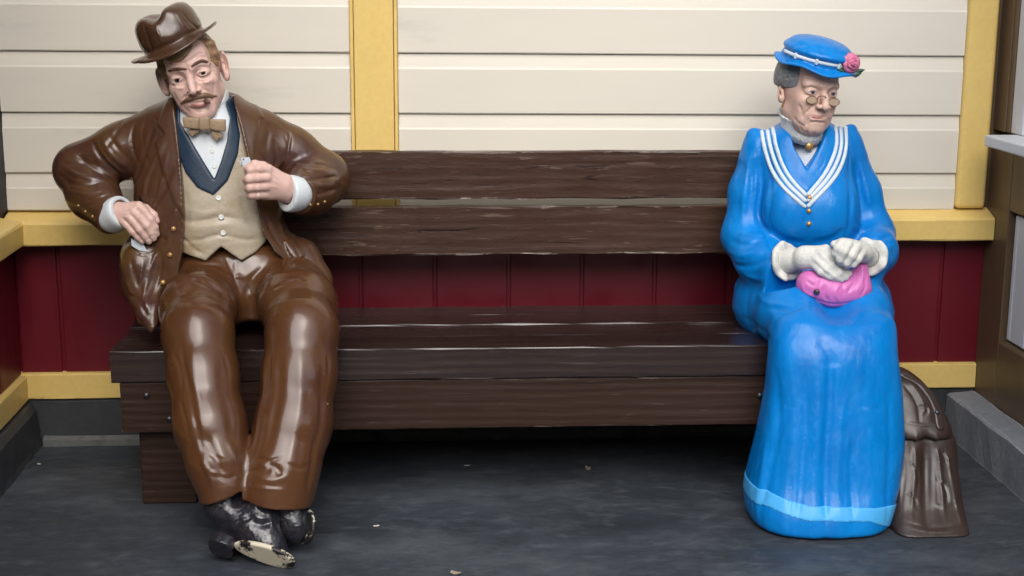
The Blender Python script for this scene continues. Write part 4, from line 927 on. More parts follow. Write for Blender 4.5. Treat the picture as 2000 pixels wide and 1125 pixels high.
H2 = hand([[(523, 331, -0.522, 9.0), (505, 330, -0.534, 8.8), (489, 332, -0.532, 8.4), (485, 335, -0.515, 7.8), (494, 338, -0.498, 7.5)],
           [(521, 347, -0.528, 9.0), (503, 348, -0.541, 8.8), (486, 350, -0.538, 8.6), (482, 352, -0.520, 8.0), (492, 354, -0.500, 7.5)],
           [(519, 364, -0.526, 8.8), (503, 366, -0.539, 8.6), (488, 367, -0.536, 8.4), (484, 368, -0.518, 7.8), (492, 369, -0.500, 7.5)],
           [(516, 380, -0.518, 8.4), (504, 381, -0.530, 8.0), (492, 381, -0.528, 7.8), (488, 382, -0.512, 7.4), (494, 382, -0.498, 7.0)],
           [(535, 340, -0.505, 11), (514, 324, -0.520, 8.4), (497, 320, -0.524, 7.4), (481, 327, -0.524, 5.6)]],
          [[(585, 378, -0.44, 28), (560, 370, -0.480, 23)], [(555, 356, -0.490, 16), (524, 333, -0.512, 11)], [(553, 360, -0.494, 17), (522, 348, -0.516, 12)], [(552, 366, -0.494, 17), (520, 364, -0.515, 12)], [(553, 374, -0.488, 16), (517, 380, -0.508, 11)]])
h2hit = Hitter(H2)
H2.strokes([([(518, 339), (500, 340), (486, 341)], 1.6, 2.6), ([(516, 356), (500, 358), (484, 359)], 1.6, 2.6), ([(513, 373), (500, 374), (487, 375)], 1.6, 2.6), ([(545, 350), (534, 341), (526, 335)], 2, -1.4), ([(545, 358), (530, 350)], 2, -1.2), ([(543, 366), (528, 364)], 2, -1.2)], h2hit)
# inner body under the clothes keeps head and hands in one figure
IB = Shape()
IB.loft([(180, 372, 425, -0.34, -0.27), (230, 335, 480, -0.38, -0.22), (400, 340, 510, -0.42, -0.22), (560, 345, 560, -0.43, -0.22)], n=2.2)
IB.ptube([(305, 250, -0.295, 34), (165, 331, -0.275, 32), (226, 420, -0.435, 20)], 0.03, 0.02)
IB.ptube([(515, 250, -0.295, 34), (625, 347, -0.29, 34), (566, 373, -0.47, 20)], 0.03, 0.02)
def add_island(S, h, m=0):
    V, Q = surface(S, *[np.asarray(b) for b in S.bounds()], h, 1)
    body_Q.append(Q + sum(len(v) for v in body_V)); body_V.append(V); body_m.append(np.full(len(Q), m))
add_island(H1, 0.0021); add_island(H2, 0.0021); add_island(IB, 0.008)
mbody = build('body', np.vstack(body_V), np.vstack(body_Q), None, man, True, [MT['skin'], MT['lip']], np.concatenate(body_m))
add_eyes(MF, 34.5, mbody, MT['iris_brown'], (0.06, -0.14))
# fingernails
for hh, ff, pts in ((h1hit, H1, [(305, 456), (299, 464), (290, 470), (277, 471)]), (h2hit, H2, [(505, 381)])):
    Hp, okk = hh(pts); G = grad(ff, Hp)
    for c, g in zip(Hp, G): knob('fingernail', c - g * 0.0012, g, 0.0056, 0.0012, MT['nail'], mbody, dome=0.5)

# --- hair, brows, moustache
hs = Shape()
hs.ball(mm(0, 12, 28), mm(77.5, 97, 93)); hs.ball(mm(0, -92, 20), mm(58, 66, 92), 0.012, 's'); hs.box(mm(0, -10, -92), mm(130, 70, 100), None, 0.01, 0.01, 's')
for s in (-1, 1): hs.tube([(*mm(s * 68, -30, 60), 0.013), (*mm(s * 71.5, -31, 30), 0.0085), (*mm(s * 70, -33, 4), 0.004)], 0.012)
hs.tube([(*mm(0, 80, 0), 0.03), (*mm(0, 62, -50), 0.03)], 0.03)
hsh = Hitter(hs, MF.R, MF.s, MF.O)
hs.strokes([([(404, 78), (412, 95), (420, 118)], 1.2, 2.0), ([(399, 78), (407, 97), (414, 118)], 1.2, 2.0), ([(410, 78), (418, 96)], 1.2, 1.6), ([(306, 122), (310, 134)], 1.2, 1.5)], hsh)
sculpt('hair', hs, 0.0028, MT['hair_brown'], man, xf=MF)
def on_face(pts, hit, lift=0.0):
    H, ok = hit([q[:2] for q in pts]); return [(*(h + np.array([0, -lift, 0])), q[2] * hit.mpp) for h, q, o in zip(H, pts, ok) if o]
def tuft(name, chains, hit, mat, fr, parent, h=0.0016, lift=0.0, k=0.003, comb=None, flat=None):
    S = Shape()
    for c in chains:
        q = on_face(c, hit, lift)
        q4 = catmull(np.array(q), 4); S.tube(q4, k, 0.002)
    if comb: S.strokes(comb, Hitter(S, fr.R, fr.s, fr.O))
    return sculpt(name, S, h, mat, parent, xf=fr)
tuft('eyebrow', [[(324, 143, 1.4), (331, 138, 2.4), (340, 135.5, 2.8), (352, 134.5, 2.7), (363, 135, 2.0)]], mhit, MT['brow_brown'], MF, man, comb=[([(330, 141), (345, 137), (360, 137)], 0.8, 1.0)])
tuft('eyebrow', [[(375, 130, 2.0), (383, 123.5, 2.7), (394, 119, 2.8), (403, 120.5, 2.4), (411, 125, 1.3)]], mhit, MT['brow_brown'], MF, man, comb=[([(380, 127), (394, 121), (408, 124)], 0.8, 1.0)])
tuft('forelock', [[(322, 110, 4), (333, 115, 5), (348, 116, 4.5), (360, 108, 4), (370, 95, 3.5), (378, 80, 3)], [(330, 105, 5), (345, 108, 5), (358, 98, 5), (368, 84, 4)]], mhit, MT['hair_brown'], MF, man, k=0.006, h=0.0018,
     comb=[([(330, 112), (348, 112), (364, 97)], 0.9, 1.6), ([(332, 108), (348, 106), (362, 90)], 0.9, 1.6)])
tuft('moustache', [[(385, 190.5, 3.2), (377, 191, 4.4), (369, 193.5, 4.2), (360, 198, 3.0), (352.5, 203, 1.2)], [(388, 190, 3.2), (394, 187, 4.4), (402, 185.5, 4.6), (412, 187.5, 3.4), (424, 187, 1.2)]], mhit, MT['moustache'], MF, man, lift=0.001,
     comb=[([(380, 189), (370, 191.5), (358, 199)], 0.8, 1.2), ([(380, 193), (370, 195.5), (360, 200)], 0.8, 1.2), ([(392, 186), (402, 183.5), (414, 187)], 0.8, 1.2), ([(392, 189), (402, 187), (414, 189)], 0.8, 1.2)])

lipm = lambda c, m_, par, hit, fr: tuft('lip', c, hit, m_, fr, par, h=0.0013, lift=-0.0012, k=0.001)
lipm([[(372, 204, 0.8), (380, 205.5, 2.0), (389, 206, 2.3), (397, 204.5, 1.9), (402, 202.5, 0.8)]], MT['lip'], mbody, mhit, MF)
# --- hat
def hat_frame(px, py, Y, yaw, pitch, roll, s=1.0):
    fr = Frame(px, py, Y, yaw, pitch, roll, s); fr.O = W(px, py, Y); return fr
HF = hat_frame(342.5, 86, -0.335, 0, 3, -24, 1.0)
def crown(p, rx, ry, H, taper):
    z = np.clip(p[:, 2], 0, H); t = 1 - taper * (z / H)
    q = np.sqrt((p[:, 0] / (rx * t)) ** 2 + (p[:, 1] / (ry * t)) ** 2)
    return smax((q - 1) * min(rx, ry), np.maximum(p[:, 2] - H, -0.004 - p[:, 2]), 0.045)
def brim_f(rx, ry, zf, t):
    def f(p):
        q = np.sqrt((p[:, 0] / rx) ** 2 + (p[:, 1] / ry) ** 2)
        return smax((q - 1) * 0.6 * min(rx, ry), np.abs(p[:, 2] - zf(p)) - t, 0.005)
    return f
HS = Shape()
HS.add('u', brim_f(0.131, 0.150, lambda p: 4.5 * np.maximum(np.abs(p[:, 0]) - 0.085, 0) ** 2 - 0.10 * np.maximum(-p[:, 0] - 0.09, 0) + 2.0 * np.maximum(p[:, 1] - 0.1, 0) ** 2 - 0.30 * np.maximum(-p[:, 1] - 0.09, 0), 0.0046), (-0.14, -0.16, -0.02), (0.14, 0.16, 0.06))
HS.add('u', lambda p: crown(p, 0.095, 0.112, 0.102, 0.12), (-0.1, -0.115, -0.01), (0.1, 0.115, 0.13), 0.012)
HS.tube([(-0.012, -0.13, 0.092, 0.015), (-0.008, -0.02, 0.104, 0.017), (0, 0.08, 0.110, 0.013)], 0.03, 0.02, 's')
HS.ball((-0.070, -0.112, 0.075), (0.030, 0.034, 0.050), 0.03, 's'); HS.ball((0.030, -0.126, 0.075), (0.044, 0.030, 0.044), 0.02, 's')
hsk = Hitter(HS, HF.R, 1.0, HF.O)
HS.strokes([([(281, 48), (288, 72), (297, 98)], 2.2, 3.5), ([(304, 40), (307, 60), (318, 84)], 2.4, -3.5), ([(345, 24), (356, 44), (372, 62)], 2.4, -3.0), ([(356, 24), (370, 42), (386, 56)], 2.6, 2.5), ([(296, 112), (330, 100), (360, 84), (398, 62)], 1.6, 2.0)], hsk)
hat = sculpt('hat', HS, 0.0026, MT['hat_brown'], man, xf=HF)

# --- boots
def boot(ank, heel, ball_, toe, sole_n, r0):
    pass
B1 = Shape()
B1.ptube([(520, 955, -0.915, 36), (512, 1000, -0.935, 33), (497, 1028, -0.950, 33)], 0.0, 0.03)
B1.ptube([(468, 1040, -0.945, 24), (500, 1042, -0.962, 29), (526, 1060, -0.985, 27), (543, 1080, -0.998, 21)], 0.04, 0.03)
B1.ptube([(450, 1044, -0.945, 18), (470, 1032, -0.94, 24)], 0.03)
B1.ptube([(430, 955, -0.915, 36), (425, 985, -0.925, 26)], 0.02)
B1.ptube([(480, 945, -0.88, 26), (480, 980, -0.90, 26)], 0.02)          # boot leg below the other hem
B1.ptube([(425, 990, -0.93, 26), (470, 1010, -0.945, 26)], 0.03)
b1hit = Hitter(B1)
B1.strokes([([(500, 985), (520, 995), (545, 992)], 4, 4), ([(490, 1003), (512, 1012), (535, 1008)], 4, -4), ([(488, 1018), (508, 1026), (530, 1020)], 4, 4), ([(530, 985), (528, 1010), (534, 1035)], 3, -3), ([(500, 1005), (480, 1015), (460, 1020)], 4, 3)], b1hit)
boot1 = sculpt('boot', B1, 0.0032, MT['boot'], man)
# sole: tilted plate seen from below
ax = W(545, 1093, -1.03) - W(435, 1060, -0.985); ax /= np.linalg.norm(ax); nn = np.array([-0.22, -0.80, -0.50]); nn -= ax * nn.dot(ax); nn /= np.linalg.norm(nn); up = np.cross(ax, nn)
RS = np.stack([ax, nn, up], 1)           # columns: along, out of the sole, across
SO = Shape(); cS = W(517, 1081, -1.026)
SO.add('u', lambda p: (lambda q: smax((np.sqrt((q[:, 0] / 0.084) ** 2 + (q[:, 2] / (0.038 + 0.006 * q[:, 0] / 0.083)) ** 2) - 1) * 0.034, np.abs(q[:, 1]) - 0.007, 0.005))((p - cS) @ RS), cS - 0.09, cS + 0.09)
sculpt('sole', SO, 0.0026, MT['sole'], boot1)
HE = Shape(); cH = W(436, 1062, -0.990)
HE.add('u', lambda p: (lambda q: smax((np.sqrt((np.abs(q[:, 0]) / 0.033) ** 3 + (np.abs(q[:, 2]) / 0.034) ** 3) - 1) * 0.026, np.abs(q[:, 1] - 0.004) - 0.016, 0.004))((p - cH) @ RS), cH - 0.06, cH + 0.06)
sculpt('heel', HE, 0.0026, MT['boot'], boot1)
B2 = Shape()
B2.ptube([(560, 965, -0.90, 36), (568, 1000, -0.905, 33), (572, 1022, -0.91, 33)], 0.0, 0.03)
B2.ptube([(565, 1030, -0.90, 30), (578, 1030, -0.93, 28)], 0.03)
boot2 = sculpt('boot', B2, 0.0034, MT['boot'], man)
S2 = Shape(); c2 = W(597, 1028, -0.925); R2 = rotm(28, 0, 18)
S2.add('u', lambda p: (lambda q: smax((np.sqrt((q[:, 1] / 0.050) ** 2 + (q[:, 2] / 0.045) ** 2) - 1) * 0.04, np.abs(q[:, 0]) - 0.006, 0.004))((p - c2) @ R2), c2 - 0.06, c2 + 0.06)
sculpt('sole', S2, 0.0028, MT['sole'], boot2)

# --- things he holds
cg = Shape(); q = on_face([(400, 196.5, 3), (406, 197.5, 3)], mhit); a = np.array(q[0][:3]); 
cg.tube([(*(a + mm(0, 6, 0)), 0.0062), (*(a + mm(9, -16, -4)), 0.0064)], 0, 0.003)
cgo = sculpt('cigar', cg, 0.0016, MT['cigar'], None, xf=MF); tag(cgo, 'short brown cigar stub in the moustached man\'s mouth', 'cigar')
def card(pts, Y, nrm, name, label, marks):
    v = [W(a, b, Y) for a, b in pts]; V = [tuple(x) for x in v] + [tuple(x + np.array([0, 0.0016, 0])) for x in v]; n = len(v)
    Fc = [tuple(range(n)), tuple(range(2 * n - 1, n - 1, -1))] + [(i, i + n, (i + 1) % n + n, (i + 1) % n) for i in range(n)]
    o = build(name, V, Fc, MT['card'], None, False, at=np.mean(v, 0)); tag(o, label, 'card')
    bm = bmesh.new(); bm.from_mesh(o.data); bmesh.ops.recalc_face_normals(bm, faces=list(bm.faces)); bm.to_mesh(o.data); bm.free()
    for kind, mx, my, s in marks:
        if kind == 'spade': P = [(0, -1), (0.45, -0.35), (0.9, 0.2), (0.75, 0.6), (0.3, 0.5), (0.12, 0.4), (0.3, 1), (-0.3, 1), (-0.12, 0.4), (-0.3, 0.5), (-0.75, 0.6), (-0.9, 0.2), (-0.45, -0.35)]
        else: P = [(0.6, -1), (-0.6, -1), (-0.6, 0.05), (0.3, 0.05), (0.3, 0.7), (-0.6, 0.7), (-0.6, 1), (0.6, 1), (0.6, -0.25), (-0.3, -0.25), (-0.3, -0.7), (0.6, -0.7)]
        q = [W(mx + a * s, my + b * s, Y) - np.array([0, 0.0012, 0]) for a, b in P]
        build('pip' if kind == 'spade' else 'numeral', [tuple(x) for x in q], [tuple(range(len(q)))], MT['ink'], o, False)
card([(471, 308), (487, 307), (495, 326), (474, 328)], -0.500, 0, 'playing_card', 'white playing card with a spade, the rear of two beside his lapel hand', [('spade', 475.5, 311, 1.8)])
card([(469, 316), (488, 312.5), (499, 326), (473, 327)], -0.506, 0, 'playing_card', 'white five of spades, the front of two cards beside his lapel hand', [('five', 472.3, 318.5, 1.8), ('spade', 472.8, 323.2, 2.0)])
card([(256, 466), (280, 478), (289, 492), (272, 489), (257, 480)], -0.478, 0, 'playing_card', 'pale blue card slipping into the coat pocket under his fingers', [])

# ================================================================== the woman
wom = thing('statue', 'painted statue of a seated elderly woman in a blue dress, blue hat and white gloves', 'statue', tuple(W(1600, 800, -0.75)[:2]) + (0.0,))
WF = Frame(1605.6, 179.5, -0.430, 17, 1, 5.5, 1.03)
wh = head_shape(eye=33, wide=0.93, jaw=0.86, cheek=1.0, nose=1.12, lid=5.4, hook=-4, lower=-2, ear=0.62, neck=0.036, jr=0.015, earz=-16)
for s in (-1, 1): wh.ball(mm(s * 36, -50, -84), mm(15, 20, 17), 0.02)         # jowls
wh.ball(mm(0, -38, -112), mm(34, 30, 16), 0.025)
whit = Hitter(wh, WF.R, WF.s, WF.O)
wh.strokes([
    ([(1590, 205), (1582, 213), (1574, 221)], 1.89, 7.02), ([(1617, 207), (1622, 215), (1624, 226)], 1.68, 5.62),
    ([(1581, 228.5), (1592, 227), (1602, 227.5), (1616, 228)], 1.16, 6.08), ([(1583, 233), (1597, 235.5), (1612, 233)], 2.10, -2.29),
    ([(1582, 240), (1595, 237.5), (1611, 240)], 2.31, 5.15), ([(1579, 230), (1577, 238), (1575, 246)], 1.89, 4.68), ([(1617, 230), (1620, 240)], 1.68, 4.21),
    ([(1571, 148), (1590, 149), (1604, 154)], 1.37, 3.51), ([(1571, 154), (1586, 156), (1598, 161)], 1.37, 3.28), ([(1612, 154), (1624, 152), (1636, 152)], 1.37, 3.28), ([(1615, 160), (1626, 157), (1636, 158)], 1.37, 2.81),
    ([(1575, 168), (1585, 165), (1596, 170)], 2.31, -2.86), ([(1617, 173), (1627, 169), (1636, 171)], 2.10, -2.86), ([(1604, 160), (1605, 168)], 1.47, 3.51), ([(1610, 160), (1610, 168)], 1.47, 3.28),
    ([(1574, 184), (1584, 187), (1594, 185)], 1.58, 3.51), ([(1618, 187), (1627, 190), (1635, 187)], 1.58, 3.28),
    ([(1570, 178), (1563, 176)], 1.05, 2.81), ([(1570, 181), (1564, 184)], 1.05, 2.81), ([(1572, 184), (1568, 190)], 1.05, 2.81),
    ([(1550, 228), (1558, 240), (1572, 249)], 3.20, 3.38), ([(1576, 256), (1577, 264)], 1.68, 5.15), ([(1590, 258), (1590, 266)], 1.68, 4.68), ([(1563, 248), (1567, 258)], 1.89, 4.68),
    ([(1560, 205), (1566, 218), (1568, 232)], 3.15, 3.28), ([(1600, 214), (1602, 222)], 1.58, 3.28),
], whit)
V0, Q0 = surface(wh, *[np.asarray(b) for b in wh.bounds()], 0.0016, 1)
lp = whit([(1600, 229.5)])[0][0]
mi0 = np.zeros(len(Q0), int) if True else ((((V0[Q0].mean(1)[:, 0] - lp[0]) / 0.023) ** 2 + ((V0[Q0].mean(1)[:, 2] - lp[2]) / 0.0050) ** 2 < 1) & (V0[Q0].mean(1)[:, 1] < -0.06)).astype(int)
wb_V, wb_Q, wb_m = [WF(V0)], [Q0], [mi0]
IW = Shape()
IW.loft([(240, 1560, 1600, -0.36, -0.27), (290, 1510, 1640, -0.37, -0.23), (420, 1520, 1640, -0.40, -0.23), (540, 1480, 1680, -0.42, -0.23)], n=2.2)
V1, Q1 = surface(IW, *[np.asarray(b) for b in IW.bounds()], 0.008, 1)
wb_Q.append(Q1 + len(wb_V[0])); wb_V.append(V1); wb_m.append(np.zeros(len(Q1), int))
wbody = build('body', np.vstack(wb_V), np.vstack(wb_Q), None, wom, True, [MT['skin_w'], MT['lip_red']], np.concatenate(wb_m))
add_eyes(WF, 33, wbody, MT['iris_blue'], (0.0, -0.05), ir=6.6)
lipm([[(1581, 229.3, 0.5), (1590, 228.8, 0.95), (1597, 228.2, 1.1), (1601, 228.6, 0.95), (1606, 228.4, 1.1), (1616, 229, 0.5)]], MT['lip_red'], wbody, whit, WF)
lipm([[(1585, 230.2, 0.5), (1593, 230.5, 0.95), (1602, 230.7, 1.05), (1611, 230.2, 0.5)]], MT['lip_red'], wbody, whit, WF)
# hair: rolled mass at the sides and back
WH = Shape()
WH.ball(mm(0, 16, 26), mm(80, 96, 92)); WH.ball(mm(0, -86, 12), mm(62, 66, 84), 0.010, 's'); WH.box(mm(0, -30, -96), mm(140, 140, 92), None, 0.01, 0.012, 's')
for s in (-1, 1): WH.ball(mm(s * 68, 8, 30), mm(19, 38, 30), 0.012)
whh = Hitter(WH, WF.R, WF.s, WF.O)
WH.strokes([([(1526, 140), (1530, 158), (1540, 172)], 1.5, 1.6), ([(1533, 138), (1538, 155), (1547, 170)], 1.5, 1.6), ([(1541, 138), (1546, 152), (1552, 165)], 1.5, 1.6), ([(1524, 160), (1532, 172)], 1.5, 1.4)], whh)
sculpt('hair', WH, 0.0026, MT['hair_grey'], wom, xf=WF)

# --- dress
D = Shape()
D.loft([(236, 1545, 1612, -0.36, -0.235), (256, 1490, 1652, -0.392, -0.205), (300, 1482, 1660, -0.42, -0.195), (370, 1486, 1665, -0.455, -0.19), (430, 1490, 1668, -0.475, -0.19), (480, 1498, 1664, -0.455, -0.19), (520, 1480, 1680, -0.46, -0.19), (560, 1455, 1715, -0.48, -0.19)], n=2.4, capr=0.02)
D.pball(1545, 415, -0.42, 50, 0.058, 56, 0.07); D.pball(1622, 415, -0.42, 46, 0.058, 56, 0.07)
# sleeves
D.ptube([(1487, 290, -0.30, 36), (1466, 375, -0.305, 40), (1457, 460, -0.33, 45)], 0.022, 0.03)
D.ptube([(1471, 262, -0.30, 12), (1480, 300, -0.30, 33)], 0.02)
D.ptube([(1457, 462, -0.33, 47), (1482, 505, -0.42, 45), (1516, 525, -0.50, 38)], 0.025, 0.03)
D.ptube([(1650, 285, -0.30, 34), (1680, 375, -0.31, 37), (1701, 455, -0.34, 42)], 0.022, 0.03)
D.ptube([(1662, 253, -0.30, 11), (1656, 295, -0.30, 31)], 0.02)
D.ptube([(1702, 460, -0.34, 45), (1706, 492, -0.43, 44), (1698, 516, -0.50, 36)], 0.025, 0.03)
# hips, thighs and skirt
D.loft([(520, 1470, 1690, -0.46, -0.19), (560, 1440, 1722, -0.50, -0.185), (600, 1434, 1738, -0.52, -0.185), (640, 1446, 1735, -0.52, -0.19)], 0.04, n=2.6, capr=0.05)
D.ptube([(1515, 590, -0.40, 72), (1545, 618, -0.56, 64), (1566, 650, -0.67, 54)], 0.05, 0.03)
D.ptube([(1660, 588, -0.40, 70), (1676, 616, -0.56, 64), (1690, 650, -0.67, 52)], 0.05, 0.03)
D.loft([(622, 1520, 1738, -0.745, -0.58), (650, 1510, 1744, -0.785, -0.60), (690, 1503, 1749, -0.806, -0.60), (760, 1497, 1757, -0.825, -0.60), (860, 1478, 1760, -0.860, -0.59), (925, 1462, 1751, -0.885, -0.58), (970, 1457, 1738, -0.918, -0.58), (1008, 1462, 1725, -0.930, -0.58), (1016, 1470, 1720, -0.926, -0.585)], 0.04, n=2.7, capr=0.022)
D.add('s', lambda p: p[:, 2] - 0.0005, (0.7, -1.1, -0.2), (1.5, -0.3, 0.0), 0.02)
dh0 = Hitter(D)
D2 = Shape()
for o in D.ops: D2.ops.append(o)
def dpoly(pts, hit=dh0, Y=-0.45): return poly2(np.array([(h if ok_ else W(q[0], q[1], Y))[[0, 2]] for q, h, ok_ in zip(pts, *hit(pts))]))
collar_p = dpoly([(1538, 236), (1508, 262), (1520, 300), (1545, 348), (1576, 376), (1606, 340), (1626, 295), (1632, 258), (1612, 238), (1600, 290), (1577, 330), (1555, 290)])
c_lo, c_hi = np.array([0.85, -0.6, 0.7]), np.array([1.4, -0.30, 1.2])
D2.add('d', lambda p: -0.004 * np.clip(0.5 - collar_p(p) / 0.004, 0, 1), c_lo, c_hi)
D2.strokes([
    # skirt folds
    ([(1545, 720), (1550, 820), (1540, 920), (1530, 1040)], 11, -4), ([(1572, 740), (1574, 830), (1566, 920), (1556, 1045)], 6, 6), ([(1596, 720), (1598, 820), (1590, 920), (1588, 1050)], 9, -5), ([(1622, 690), (1620, 790), (1613, 900), (1612, 1052)], 6.5, 11), ([(1645, 780), (1640, 870), (1636, 960), (1640, 1052)], 8, -5), ([(1666, 860), (1663, 930), (1665, 1050)], 6, 6), ([(1695, 760), (1700, 880), (1702, 1045)], 14, -4), ([(1734, 760), (1738, 870), (1728, 1030)], 6, 4),
    ([(1516, 720), (1520, 830), (1502, 930), (1488, 1030)], 7, 5), ([(1497, 860), (1487, 930), (1478, 1010)], 7, -4), ([(1545, 930), (1543, 980), (1540, 1045)], 4, 4),
    ([(1530, 790), (1556, 796)], 3, 1.6), ([(1680, 790), (1706, 800), (1722, 796)], 3, 1.6), ([(1600, 660), (1620, 690), (1624, 720)], 14, 5),
    ([(1450, 620), (1480, 640), (1505, 665)], 5.40, 5.80), ([(1505, 600), (1540, 608), (1560, 600)], 6.30, 4.35), ([(1480, 575), (1500, 592), (1545, 598)], 5.40, -4.35),
    # sleeves
    ([(1483, 300), (1486, 360), (1480, 420), (1500, 450)], 5.40, 8.70), ([(1462, 300), (1455, 370), (1448, 430)], 6.30, -5.80), ([(1470, 330), (1466, 390), (1462, 440)], 5.40, 5.80), ([(1500, 330), (1505, 390), (1500, 440)], 6.30, 4.35),
    ([(1425, 470), (1455, 478), (1490, 470)], 5.40, 6.52), ([(1420, 490), (1455, 500), (1495, 488)], 5.40, -5.80), ([(1432, 515), (1465, 520), (1505, 505)], 5.40, 5.80), ([(1450, 535), (1480, 545), (1515, 540)], 5.40, -5.08), ([(1440, 455), (1470, 458), (1500, 460)], 5.40, -4.35), ([(1495, 455), (1505, 480), (1515, 500)], 4.50, 5.80),
    ([(1660, 310), (1662, 380), (1660, 430), (1655, 460)], 5.40, 8.70), ([(1680, 310), (1695, 380), (1710, 440)], 6.30, -5.80), ([(1672, 320), (1682, 390), (1690, 440)], 5.40, 5.80), ([(1680, 465), (1710, 470), (1742, 460)], 4.50, 5.80), ([(1690, 480), (1715, 488), (1745, 482)], 4.50, -5.80), ([(1700, 500), (1720, 506), (1742, 500)], 4.50, 5.80), ([(1705, 520), (1720, 525), (1735, 520)], 4.50, -4.35), ([(1668, 440), (1690, 450), (1725, 440)], 4.50, -4.35),
    # bodice
    ([(1578, 405), (1578, 440), (1577, 475)], 1.17, 3.48), ([(1505, 445), (1530, 468), (1575, 475)], 8.10, 5.80), ([(1650, 445), (1625, 468), (1585, 475)], 8.10, 5.80), ([(1577, 332), (1577, 378)], 1.17, 3.48), ([(1578, 390), (1578, 440)], 9.00, 5.80),
    ([(1530, 285), (1545, 320), (1570, 350)], 1.62, 2.90), ([(1524, 262), (1530, 274), (1526, 284)], 1.44, 2.90), ([(1622, 285), (1610, 315), (1590, 345)], 1.62, 2.90),
    ([(1488, 262), (1484, 300), (1488, 340)], 2.25, 4.35), ([(1656, 262), (1660, 300), (1660, 340)], 2.25, 4.35),
], dh0)
cut_plane(D2, (1482, 505), (1527, 531), -0.42, -0.525, 0.075)
neck_hole = dpoly([(1530, 215), (1534, 245), (1552, 290), (1577, 331), (1600, 290), (1613, 255), (1616, 215)], dh0, -0.38)
fD = lambda p: smax(D2(p), -np.maximum(neck_hole(p), p[:, 1] + 0.30), 0.004)
sculpt('dress', fD, 0.0038, MT['blue'], wom, *D.bounds(), smooth=1)
dh2 = Hitter(D2)
band_p = poly2(np.array([(h if ok_ else W(q[0], q[1], -0.75))[[0, 2]] for q, h, ok_ in zip(*(lambda P_: (P_, *dh2(P_)))([(1440, 924), (1459, 931), (1500, 957), (1550, 980), (1585, 989), (1640, 990), (1700, 992), (1743, 986), (1775, 980), (1775, 1006), (1743, 1014), (1700, 1020), (1640, 1020), (1585, 1020), (1550, 1012), (1500, 990), (1457, 965), (1440, 955)]))]))
bl_, bh_ = D.bounds(); bh_ = np.array([bh_[0], bh_[1], 0.40])
sculpt('hem_band', clip(D2, band_p, 0.0022, 0.002, lambda p: p[:, 1] + 0.62), 0.0034, MT['band_blue'], wom, bl_, bh_)
# braid stripes on the sailor collar
def ribbon(name, pts, wpx, lift, mat, hit, f, parent, h=0.0022):
    H, ok = hit([tuple(q) for q in catmull(np.array(pts, float), 7)]); P_ = H[ok]; w = wpx * 0.5 * 0.00148
    def g(p):
        d, t = polyline_dist(p, P_); return smax(f(p) - lift, d - w, 0.002)
    S = Shape(); S.add('u', g, P_.min(0) - w - 0.005, P_.max(0) + w + 0.005)
    return sculpt(name, S, h, mat, parent)
L0 = [(1510, 249), (1517, 285), (1530, 322), (1548, 352), (1573, 379)]; L1 = [(1486, 252), (1493, 292), (1508, 335), (1532, 369), (1571, 404)]
R0 = [(1631, 243), (1633, 280), (1624, 312), (1606, 345), (1579, 378)]; R1 = [(1652, 243), (1653, 288), (1643, 325), (1622, 358), (1579, 403)]
for A0, A1 in ((L0, L1), (R0, R1)):
    for t in (0.04, 0.5, 0.96):
        ribbon('collar_braid', [(a[0] + (b[0] - a[0]) * t, a[1] + (b[1] - a[1]) * t) for a, b in zip(A0, A1)], 8.2, 0.0060, MT['trim_white'], dh2, D2, wom)
buttons('button', dh2, D2, [(1581, 386), (1580, 412), (1580, 437)], 4.8, 0.006, MT['brass'], wom)
# blouse, lace collar, brooch
BL = Shape()
BL.loft([(262, 1540, 1608, -0.374, -0.25), (300, 1535, 1625, -0.400, -0.24), (340, 1530, 1630, -0.405, -0.24)], n=2.2)
blh = Hitter(BL)
BL.strokes([([(1562 + 6 * k, 288), (1566 + 4.4 * k, 325)], 1.0, 1.4) for k in range(6)], blh)
sculpt('blouse', BL, 0.003, MT['lace'], wom)
N = 120; V = []; Fc = []
cc = W(1567, 248, -0.335)
for i in range(N):
    a = 2 * math.pi * i / N; wv = math.sin(a * 26) * 0.0025 + math.sin(a * 11 + 1) * 0.0012
    for j, (r_, z_) in enumerate(((0.0625, -0.036), (0.0625, -0.010), (0.064 + 0.3 * wv, 0.010), (0.068 + wv, 0.020), (0.073 + wv * 1.4, 0.027 + 0.6 * wv), (0.067 + wv, 0.028 + 0.6 * wv), (0.059, 0.012), (0.057, -0.034))):
        tilt = -0.10 * math.cos(a) * 0 
        V.append((cc[0] + (r_ * 0.97) * math.cos(a), cc[1] + r_ * math.sin(a) * 1.22, cc[2] + z_ + 0.16 * r_ * math.sin(a) + 0.008 * (1 + math.sin(a)) - 0.004 * math.cos(a)))
n_ = 8
for i in range(N):
    for j in range(n_): Fc.append((i * n_ + j, ((i + 1) % N) * n_ + j, ((i + 1) % N) * n_ + (j + 1) % n_, i * n_ + (j + 1) % n_))
build('lace_collar', V, Fc, MT['lace'], wom)
bh2 = W(1580, 285, -0.402)
knob('brooch', bh2, (0, -1, 0.25), 0.0135, 0.008, MT['brass'], wom, dome=1.0)
rb = Shape(); rb.tube([(*W(1545, 272, -0.372), 0.0035), (*W(1560, 281, -0.394), 0.0035), (*W(1580, 285, -0.402), 0.0035), (*W(1600, 279, -0.394), 0.0035), (*W(1610, 272, -0.375), 0.0035)]); sculpt('neck_ribbon', rb, 0.002, MT['navy'], wom)

